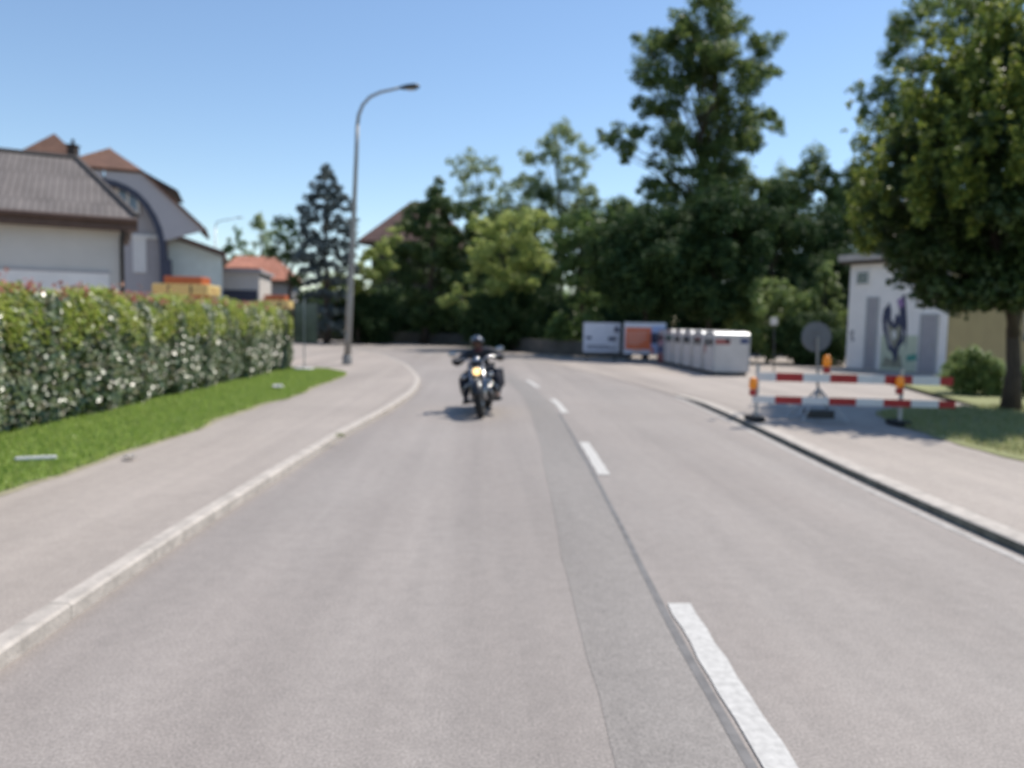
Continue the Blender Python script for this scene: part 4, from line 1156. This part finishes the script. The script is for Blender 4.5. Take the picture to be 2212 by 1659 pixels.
def warning_lamp(c, label, low=False):
    o = thing('warning_lamp', c, label, 'warning lamp', 'amber lamps on the barrier')
    mb = MB(); mb.box((0, 0, .05), (.10, .08, .10)); mb.build('battery_box', M['red'], o, bevel=.015)
    mb = MB(); mb.lathe((0, 0, .108), (0, 0, 1), [(0, 0), (.045, 0), (.062, .015), (.066, .06), (.064, .12), (.052, .165), (.03, .185), (0, .19)], 18); mb.build('lens', M['amber'], o, smooth=True)
def lamp_at(px, py, d, label):                             # centre of the lens at that pixel
    Yp = (A+bu*((px-1632)*pxm(A.y))).y - d
    c = at(px, py, Yp); warning_lamp(c-Z*.19, label)
lamp_at(1627, 829, .10, 'amber warning lamp hanging on the left barrier post nearest the kerb')
lamp_at(1944, 826, .10, 'amber warning lamp on the barrier post near the tree shadow')
c = at(1786, 774, A.y-.15); warning_lamp(Vector((c.x, (A+bu*(c.x-A.x)).y-.043, za+.08)), 'amber warning lamp standing on the top rail beside the round sign')

def round_sign():
    b = G(1765, 908, PZ); Y = b.y
    o = thing('round_sign', b, 'grey back of a round traffic sign on a folding stand behind the striped barrier', 'traffic sign')
    c = at(1764, 728, Y); r = 33*pxm(Y)
    mb = MB(); mb.lathe(c, (0, -1, 0), [(0, 0), (r*.95, 0), (r, -.012), (r, .012), (r*.965, .016), (r*.95, .004), (0, .004)], 36); p_ = mb.build('sign_plate', M['steelback'], o, world=True)
    for dz in (-.1, .1):
        mb = MB(); mb.box(c+Vector((0, -.02, dz)), (.12, .02, .03)); mb.build('bracket', M['steelback'], p_, world=True)
    mb = MB(); mb.tube([c+Vector((0, -.03, .0)), Vector((b.x, Y, .35))], .02, 10); mb.build('post', M['pole'], o, world=True)
    for sx in (-1, 1):
        for sy in (-1, 1):
            mb = MB(); mb.tube([(b.x, Y, .62), (b.x+sx*.38, Y+sy*.3, PZ+.015)], .016, 8); mb.build('leg', M['steel'], o, world=True)
    mb = MB(); mb.tube([(b.x-.38, Y-.3, PZ+.02), (b.x+.38, Y-.3, PZ+.02), (b.x+.38, Y+.3, PZ+.02), (b.x-.38, Y+.3, PZ+.02), (b.x-.38, Y-.3, PZ+.02)], .014, 8); mb.build('base_frame', M['steel'], o, world=True)
    mb = MB(); mb.box((b.x, Y-.05, PZ+.12), (.42, .30, .13)); mb.build('weight_block', M['darkmetal'], o, world=True, bevel=.02)
M['steelback'] = mat('grey sign back', (.13, .135, .15), .5, .12, 3)
round_sign()

# ------------------------------------------------------------------ white utility building
def utility():
    PL = G(1826, 794); PR = G(2040, 809)
    u = (PR-PL); u.z = 0; W_ = u.length; u.normalize(); n = Vector((u.y, -u.x, 0))
    O = Vector((PL.x, PL.y, .0))
    o = thing('utility_building', O, 'small tall white building with graffiti and grey doors behind the right tree', 'building')
    P = lambda px, py: onp(px, py, O, n)
    zt = P(1836, 566).z
    mb = MB(); mb.fbox(O, u, n, 0, W_, -.05, zt, -11, 0); wl = mb.build('wall', M['plasterw'], o, world=True)
    mb = MB(); mb.fbox(O, u, n, W_+.003, W_+.03, -.05, zt-.01, -11, -.02); sw = mb.build('side_wall', M['ochre'], o, world=True); sw['label'] = 'ochre painted side wall'
    mb = MB(); mb.fbox(O, u, n, W_+.033, W_+.06, 1.3, 2.4, -6.2, -5.1); mb.build('window', M['glass'], sw, world=True)
    ul = lambda px, py: (P(px, py)-O).dot(u)
    mb = MB(); mb.fbox(O, u, n, -.25, W_+.35, zt, zt+.26, -11.3, .5); rf = mb.build('roof', M['concrete2'], o, world=True)
    mb = MB(); mb.fbox(O, u, n, -.22, W_+.32, zt-.12, zt-.003, .01, .38); mb.build('roof_soffit', M['darkwood'], rf, world=True)
    def panel(name, x0, y0, x1, y1, m, d0=.003, d1=.05, par=None):
        a, b = P(x0, y1), P(x1, y0)
        mb = MB(); mb.fbox(O, u, n, (a-O).dot(u), (b-O).dot(u), a.z, b.z, d0, d1); return mb.build(name, m, par or o, world=True)
    for (x0, x1, y0, y1) in ((1869, 1897, 645, 795), (1986, 2026, 682, 803)):
        f = panel('door', x0, y0, x1, y1, M['door'], .003, .04)
        a, b = P(x0, y1), P(x1, y0); ua, ub = (a-O).dot(u), (b-O).dot(u)
        mb = MB(); mb.fbox(O, u, n, ua-.07, ua-.003, 0, b.z+.07, .003, .07); mb.fbox(O, u, n, ub+.003, ub+.07, 0, b.z+.07, .003, .07); mb.fbox(O, u, n, ua, ub, b.z+.003, b.z+.07, .003, .068); mb.build('door_frame', M['greypaint'], f, world=True)
        mb = MB(); mb.fbox(O, u, n, ub-.16, ub-.1, 1.0, 1.14, .041, .09); mb.build('handle', M['steel'], f, world=True)
    f = panel('window', 1853, 588, 1878, 613, M['glass'], .003, .03)
    a, b = P(1853, 613), P(1878, 588); ua, ub = (a-O).dot(u), (b-O).dot(u)
    mb = MB(); mb.fbox(O, u, n, ua-.06, ub+.06, a.z-.06, a.z-.002, .003, .07); mb.fbox(O, u, n, ua-.06, ub+.06, b.z+.002, b.z+.06, .003, .07); mb.fbox(O, u, n, ub+.002, ub+.06, a.z, b.z, .003, .068); mb.fbox(O, u, n, ua-.06, ua-.002, a.z, b.z, .003, .068); mb.build('window_frame', M['white'], f, world=True)
    # mural and spray marks
    panel('painted_field', 1899, 725, 1983, 800, M['pale_green'], .003, .008)
    def spray(poly, m, d):
        mb = MB(); mb.prism([P(x, y)+n*d for x, y in poly], n*.002); mb.build('graffiti', m, o, world=True)
    spray([(1906, 690), (1910, 668), (1917, 660), (1922, 652), (1926, 670), (1925, 688), (1931, 700), (1936, 676), (1943, 684), (1944, 664), (1953, 660), (1957, 690), (1951, 716), (1953, 738), (1943, 750), (1938, 772), (1931, 786), (1927, 762), (1918, 755), (1913, 728), (1908, 716)], M['graff_dark'], .010)
    spray([(1918, 712), (1921, 700), (1928, 708), (1936, 712), (1940, 702), (1947, 706), (1945, 728), (1938, 738), (1933, 756), (1928, 742), (1921, 738)], M['graff_olive'], .014)
    spray([(1938, 648), (1950, 642), (1954, 662), (1944, 672)], M['graff_purple'], .010)
    spray([(1958, 768), (1980, 764), (1981, 778), (1959, 781)], M['graff_teal'], .010)
    spray([(1927, 716), (1932, 712), (1938, 722), (1933, 734), (1928, 730)], M['white'], .017)
    spray([(1914, 700), (1918, 690), (1922, 726), (1928, 752), (1921, 744)], M['plasterd'], .017)
    spray([(1948, 640), (1956, 634), (1960, 700), (1957, 760), (1952, 700)], M['graff_dark'], .008)
    spray([(1903, 792), (1912, 770), (1930, 778), (1944, 764), (1950, 796)], M['graff_olive'], .009)
    spray([(1836, 715), (1846, 712), (1843, 728), (1848, 735), (1838, 738)], M['plasterd'], .006)
    return O, u, n, W_
M['concrete2'] = mat('pale roof slab', (.46, .42, .39), .8, .1, 3)
UO, uu, un, UW = utility()
# ------------------------------------------------------------------ low wall at the foot of the far trees
pts = dense([(7.2,37.4),(3.2,39.4),(1.4,45),(-.6,53.5),(-7.6,58.2),(-15,60.8),(-30,62.5)], 1.0, 2)
mb = MB(); n_ = len(pts)
for i in range(n_-1):
    a, b = Vector((pts[i][0], pts[i][1], 0)), Vector((pts[i+1][0], pts[i+1][1], 0)); d = (b-a).normalized(); q = Vector((d.y, -d.x, 0))
    mb.fbox(a, d, q, 0, (b-a).length, -.05, .75, -.15, .15)
tag(mb.build('low_wall', M['concrete'], origin=(pts[0][0], pts[0][1], 0)), 'low old concrete wall in shade along the far side of the bend', 'wall')

# ------------------------------------------------------------------ trees and bushes
BT = 'trees along the far side of the bend'
def painted_tree(name, label, base, Y, spots, lm, seed, size, cov, rtr, dj,  cap=45000, squash=.8, thick=.8, group=None, top=None, every=1, **kw):
    rng = np.random.default_rng(seed); cl = []
    for (px, py, r) in spots:
        for rep in range(5):
            y = Y + rng.normal()*dj
            q = at(px+rng.normal()*r*.35, py+rng.normal()*r*.3, y); s = r*pxm(y)*rng.uniform(.38, .75)
            cl.append((q.x, q.y, q.z, s, s*thick, s*squash))
    return finish_tree(name, label, 'bush' if name == 'bush' else 'tree', group, base, cl, lm, rng, size, cov, rtr, cap=cap, top=top, every=every, **kw)
def zs(l, r=30): return [(604.9+x*.4949, 129.6+y*.4949, r) for x, y in l]
def gp(px, Y):
    p = at(px, 730, Y); p.z = 0; return p
cs = []
for yz, hwz in ((205, 8), (240, 30), (285, 50), (330, 80), (380, 95), (430, 105), (480, 108), (530, 112), (580, 118), (630, 112), (690, 90), (750, 80), (820, 70), (890, 60)):
    for f in (-.9, -.45, 0, .45, .9): cs.append(((1425+f*hwz+(8 if yz > 600 else 0))*.4947, (300+yz*.5725)/1.1573 + abs(f)*9, 9+hwz*.10))
painted_tree('conifer_tree', 'blue grey conifer with ragged rounded cone crown standing left of the tall street lamp', gp(705, 50), 50, cs, L_BLUE, 7, .19, 3.0, .2, .9, squash=.75, every=9, cap=60000, top=at(705, 352, 50), split=.1, up=.2)
painted_tree('deciduous_tree', 'dark rounded tree directly left of the blue conifer', gp(630, 58), 58, [(618,486,24),(604,520,22),(640,512,24),(620,550,26),(648,552,24),(594,545,18),(640,600,30),(655,650,30),(670,690,30)], L_DARK, 8, .22, 2.4, .2, 1.0, group=BT, every=3)
tree('deciduous_tree', 'pale feathery tree far behind the salmon roof', 'tree', BT, 562, 95, 452, 640, 40, L_PALE, 9, n=30, size=.38, cov=1.7, every=3)
tree('deciduous_tree', 'small dark tree far behind, right of the grey gabled house', 'tree', BT, 512, 88, 492, 640, 34, L_MID, 10, n=26, size=.34, every=3)
tree('deciduous_tree', 'slim light tree peeping between pale tree and dark rounded tree', 'tree', BT, 600, 100, 470, 640, 30, L_MID, 60, n=20, size=.35, cov=2, every=3)
painted_tree('bush', 'yellow green bush behind the foot of the tall street lamp', gp(775, 52), 52, zs([(400,850),(460,820),(500,770),(340,900),(280,940),(230,970),(210,1000),(400,930),(440,900),(330,980),(480,880),(380,1010),(270,1010)], 26), L_LIGHT, 11, .2, 3.0, .12, 1.0, every=8)
tree('bush', 'lower half of the yellow green bush, its shade put into darker leaves', 'bush', None, 785, 53, 640, 745, 80, L_DARK, 70, n=40, size=.2, cov=3.4, every=6)  # separate dark-leaved crown, its colour gives the bush's shaded lower half
painted_tree('deciduous_tree', 'dark dense tree in front of the brown timber house', gp(915, 55), 55, zs([(690,530)], 16)+zs([(690,580),(640,640),(720,620)], 26)+zs([(620,670),(690,690),(760,670),(830,650),(600,760),(680,750),(760,760),(840,720),(560,850),(640,850),(740,860),(820,790),(520,940),(620,950),(720,960),(800,900),(560,1040),(660,1060),(760,1090),(600,1130),(700,1140)], 36), L_MID2, 12, .23, 3.4, .25, 1.1, group=BT, every=8, cap=60000)
painted_tree('deciduous_tree', 'thin see-through tree top rising behind the dark dense tree', gp(1030, 66), 66, zs([(785,430),(830,425),(800,500),(850,480),(900,455),(945,480),(930,545),(870,560),(800,570),(780,520),(900,610),(840,620),(960,620),(930,680)], 22), L_PALE, 13, .24, 1.3, .16, .9, group=BT, every=3)
painted_tree('bush', 'broad light green bush with overhanging branches above the motorcyclist', gp(1110, 43.5), 43.5, zs([(880,740),(960,720),(1040,690),(1100,700),(1180,720),(880,830),(960,820),(1050,790),(1120,800),(900,910),(980,920),(1060,880),(1140,880),(930,990),(1010,980),(1090,960)], 32)+zs([(830,960),(780,1000),(740,1045),(850,1020),(720,1060),(800,1060)], 17), L_LIGHT, 14, .20, 3.0, .09, 1.2, every=8, cap=60000)
tree('bush', 'underside of the broad light green bush, shade given by dark leaf colour', 'bush', None, 1110, 44.8, 610, 755, 120, L_DARK, 71, n=60, size=.2, cov=3.6, every=8)  # dark leaf colour stands for the shade under the canopy above
tree('deciduous_tree', 'mid green tree filling the gap behind the broad light green bush', 'tree', BT, 1090, 57, 440, 700, 120, L_MID2, 72, n=70, size=.24, cov=3.2, every=8)
t8 = painted_tree('deciduous_tree', 'tall pale airy tree carrying a dark mistletoe ball, left of the tallest tree', gp(1215, 72), 72, zs([(1240,300),(1180,340),(1280,340),(1330,390),(1140,440),(1090,430),(1200,410),(1260,440),(1320,460),(1080,510),(1040,550),(1120,520),(1160,580),(1240,530),(1300,540),(1350,570),(1000,570),(1090,590),(1200,620),(1300,620),(1370,640),(1250,680),(1150,660),(1080,650),(1180,700),(1320,700)], 27), L_PALE, 16, .28, 1.7, .24, 1.3, group=BT, every=2)
c = at(1183, 416, 68); rg = np.random.default_rng(3); V, n_ = clump_leaves([(c.x, c.y, c.z, .85, .8, .85)], .2, 5, rg)
link('mistletoe', fastmesh('mistletoe', V-np.array([list(t8.location)]), n_), L_DARK, t8)
painted_tree('bush', 'bright green bush between the broad light bush and dark trees', gp(1265, 39), 39, zs([(1250,720),(1330,710),(1390,740),(1310,790),(1390,830),(1230,800),(1350,870),(1290,880),(1250,950),(1350,960),(1300,1040),(1380,1050),(1300,1130),(1230,1130),(1220,1190),(1290,1200),(1370,1140)], 32), L_MID, 17, .21, 3.2, .14, 1.0, every=4)
tree('deciduous_tree', 'hazy green tree top behind the bright green bush', 'tree', BT, 1340, 62, 425, 660, 105, L_MID, 18, n=60, size=.28, cov=2.2, every=4)
tree('deciduous_tree', 'dark tree right behind the two poster boards', 'tree', BT, 1405, 36.6, 440, 682, 118, L_DARK, 19, n=80, size=.24, cov=3.4, every=4)
tree('deciduous_tree', 'dark tree behind the row of containers', 'tree', BT, 1550, 36.0, 395, 690, 118, L_DARK, 20, n=80, size=.24, cov=3.4, every=4)
tree('deciduous_tree', 'dark tree behind the pale lantern', 'tree', BT, 1675, 46, 385, 770, 100, L_DARK, 22, n=60, size=.24, cov=3.2, every=4)
tree('deciduous_tree', 'mid green tree top between tallest tree and right-hand trees', 'tree', BT, 1755, 55, 305, 720, 100, L_TALL, 23, n=95, size=.26, cov=3.2, cr=.28, every=4)
tree('deciduous_tree', 'deep green tree filling the gap left of the near right tree, above the white building', 'tree', BT, 1845, 58, 330, 720, 80, L_TALL, 73, n=70, size=.26, cov=3.2, every=6)
tree('deciduous_tree', 'pale distant tree top just right of the tallest tree', 'tree', BT, 1690, 75, 350, 600, 60, L_PALE, 24, n=30, size=.3, cov=1.7, every=4)
tree('bush', 'light green shrub with upright shoots left of the white building', 'bush', None, 1785, 35.5, 560, 760, 56, L_LIGHT2, 25, n=46, size=.17, tall=1.6, cr=.22, taper=.45, every=4)
tree('bush', 'light green shrub behind the nearest containers', 'bush', None, 1665, 35, 600, 770, 96, L_LIGHT2, 26, n=50, size=.17, tall=1.3, cr=.24, every=4)
tree('bush', 'dark hedge-like shrub behind the round sign', 'bush', None, 1745, 34, 680, 800, 84, L_DARK, 27, n=46, size=.17, cov=3.6, every=4)
tree('bush', 'round sunlit bush at the foot of the near right tree', 'bush', None, 2105, 18.5, 758, 885, 66, L_LIGHT2, 28, n=56, size=.075, cov=3.2, cap=30000, every=3)
tree('bush', 'green bush at the right frame edge behind the trunk', 'bush', None, 2225, 18.0, 790, 890, 42, L_LIGHT2, 29, n=30, size=.075, cov=3.0, every=3)

Y = 52; b = at(1512, 740, Y); b.z = 0
spots = [(1540,-20,50),(1545,35,60),(1480,60,45),(1590,55,50),(1440,95,55),(1505,95,60),(1570,110,60),(1640,105,38),(1400,95,30),
         (1420,165,55),(1480,170,65),(1555,175,65),(1625,165,55),(1665,150,28),(1400,225,40),(1455,235,60),(1530,235,60),(1600,240,55),(1655,240,35),(1672,270,26),
         (1390,290,40),(1440,295,45),(1340,305,38),(1312,300,22),(1345,335,26),(1500,300,45),(1560,310,55),(1620,300,35),(1430,345,26),(1560,370,50),(1600,360,45),(1480,370,30),(1450,390,30),(1410,395,28),(1630,400,40),(1580,430,60),(1500,430,50),(1440,440,40),(1500,130,50),(1460,300,40),(1600,310,45),(1520,350,40),(1540,400,50),(1640,440,50),(1400,430,40)]
painted_tree('deciduous_tree', 'tallest open-crowned tree with a visible straight trunk in the middle right', b, Y, spots, L_TALL, 31, .24, 2.4, .40, 1.5, cap=110000, top=at(1535, 20, Y), split=.4, every=4)
Y = 60; b = at(2010, 740, Y); b.z = 0
spots = [(2000,20,50),(2060,0,50),(2120,10,55),(2180,20,60),(1960,70,55),(2020,80,55),(2090,70,45),(1930,130,50),(1990,140,45),(2200,80,50),(1900,190,45),(1960,200,55),(1885,250,38),(1930,260,45),(2000,240,60),(1890,300,40),(1850,190,20),(1860,215,22),(1940,320,60),(2030,330,80),(2100,200,70),(1900,370,50),(1850,400,45),(1960,430,80),(2050,450,80),(1870,470,60),(1920,520,60)]
painted_tree('deciduous_tree', 'tall blue green tree standing behind the golden near right tree', b, Y, spots, L_TALL, 32, .27, 2.0, .42, 2.0, cap=90000, every=4)
# near right tree: dark dense inside, golden green upright shoots outside
Y = 16.4; b = G(2182, 886, .09)
rng = np.random.default_rng(33); cl = []; shoots = []
ctr = Vector((b.x-.55, b.y+.2, 0)); prof = [(2.0, .9), (2.4, 1.6), (3.0, 2.05), (3.5, 2.55), (4.3, 2.85), (5.1, 2.45), (5.9, 1.8), (6.6, 1.15), (7.4, .3)]
pz, pr = zip(*prof)
for i in range(560):
    z = rng.uniform(2.15, 7.0); r = np.interp(z, pz, pr)*.86*(rng.uniform(.02, 1)**.55); ph = rng.uniform(0, 6.283); q = rng.uniform(.2, .36)
    cl.append((ctr.x+.3*(z-2)/6+math.cos(ph)*r, ctr.y+math.sin(ph)*r, z, q, q, q*.75))
for i in range(300):                                       # leafy shoots leaning up and out
    z = 3.0+4.3*rng.uniform()**.8; ph = rng.uniform(0, 6.283); r = np.interp(z, pz, pr)*rng.uniform(.72, .99)
    p0 = Vector((ctr.x+.3*(z-2)/6+math.cos(ph)*r, ctr.y+math.sin(ph)*r, z))
    d = Vector((math.cos(ph)*.38+rng.normal()*.2, math.sin(ph)*.38+rng.normal()*.2, .9)).normalized()
    ln_ = rng.uniform(.35, .95)*np.interp(z, [2.5, 4, 6], [.6, 1, 1.35])
    for k in range(4):
        p = p0+d*ln_*(k/3); q = .17*(1-.2*k)*rng.uniform(.8, 1.2)
        shoots.append((p.x, p.y, p.z, q, q, q*1.1))
for (px, py, r) in ((1985, 560, 24), (1955, 590, 22), (1930, 612, 15), (2000, 620, 22), (1968, 640, 13), (1990, 662, 11), (2030, 640, 24), (2070, 655, 24), (2120, 665, 22), (2060, 615, 28), (2110, 625, 30), (2165, 640, 28), (2205, 640, 28), (2245, 650, 30), (2020, 595, 28), (2090, 590, 30), (2180, 595, 30), (2240, 600, 30)):
    q = at(px, py, Y-1.2+rng.uniform(-.4, .4)); s_ = r*pxm(Y)
    cl.append((q.x, q.y, q.z, s_, s_, s_*.55))
nt_ = finish_tree('deciduous_tree', 'near right tree with dark dense crown, golden green upright shoots and forked dark trunk', 'tree', None, b, cl, L_NEAR, rng, .13, 3.6, .15, cap=190000, every=9, split=.3, up=.3, top=(b.x+.12, b.y, 6.4), forks=[([b+Vector((-.02, 0, 1.45)), b+Vector((-.16, .02, 2.2)), b+Vector((-.5, .05, 3.2)), b+Vector((-.8, 0, 4.6))], [.11, .10, .075, .03])])
V, n_ = clump_leaves(shoots, .10, 2.6, rng, cap=90000, up=.5)
link('leafy_shoots', fastmesh('leafy_shoots', V-np.array([list(b)]), n_), L_HORN, nt_)

# undergrowth that reads as one dark mass behind the first row
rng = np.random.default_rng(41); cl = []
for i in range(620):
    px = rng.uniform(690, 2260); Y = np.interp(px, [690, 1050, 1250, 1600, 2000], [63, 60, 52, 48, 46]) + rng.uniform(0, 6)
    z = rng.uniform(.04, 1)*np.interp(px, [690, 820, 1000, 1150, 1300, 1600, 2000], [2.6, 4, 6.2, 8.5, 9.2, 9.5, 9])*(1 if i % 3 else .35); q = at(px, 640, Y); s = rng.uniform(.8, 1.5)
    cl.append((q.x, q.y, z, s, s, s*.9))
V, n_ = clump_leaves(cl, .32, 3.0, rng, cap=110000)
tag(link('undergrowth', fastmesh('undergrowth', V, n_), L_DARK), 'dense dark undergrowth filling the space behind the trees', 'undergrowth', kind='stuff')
# far wooded rise closing the view
rng = np.random.default_rng(42); cl = []
for i in range(240):
    x = rng.uniform(-75, 95); Y = 118+rng.uniform(-6, 14); s = rng.uniform(1.6, 3.0)
    cl.append((x, Y, rng.uniform(.5, 6.0), s, s, s*.85))
V, n_ = clump_leaves(cl, .8, 2.4, rng, cap=40000)
tag(link('far_wood', fastmesh('far_wood', V, n_), L_MID), 'distant wood reading as one green mass', 'wood', kind='stuff')
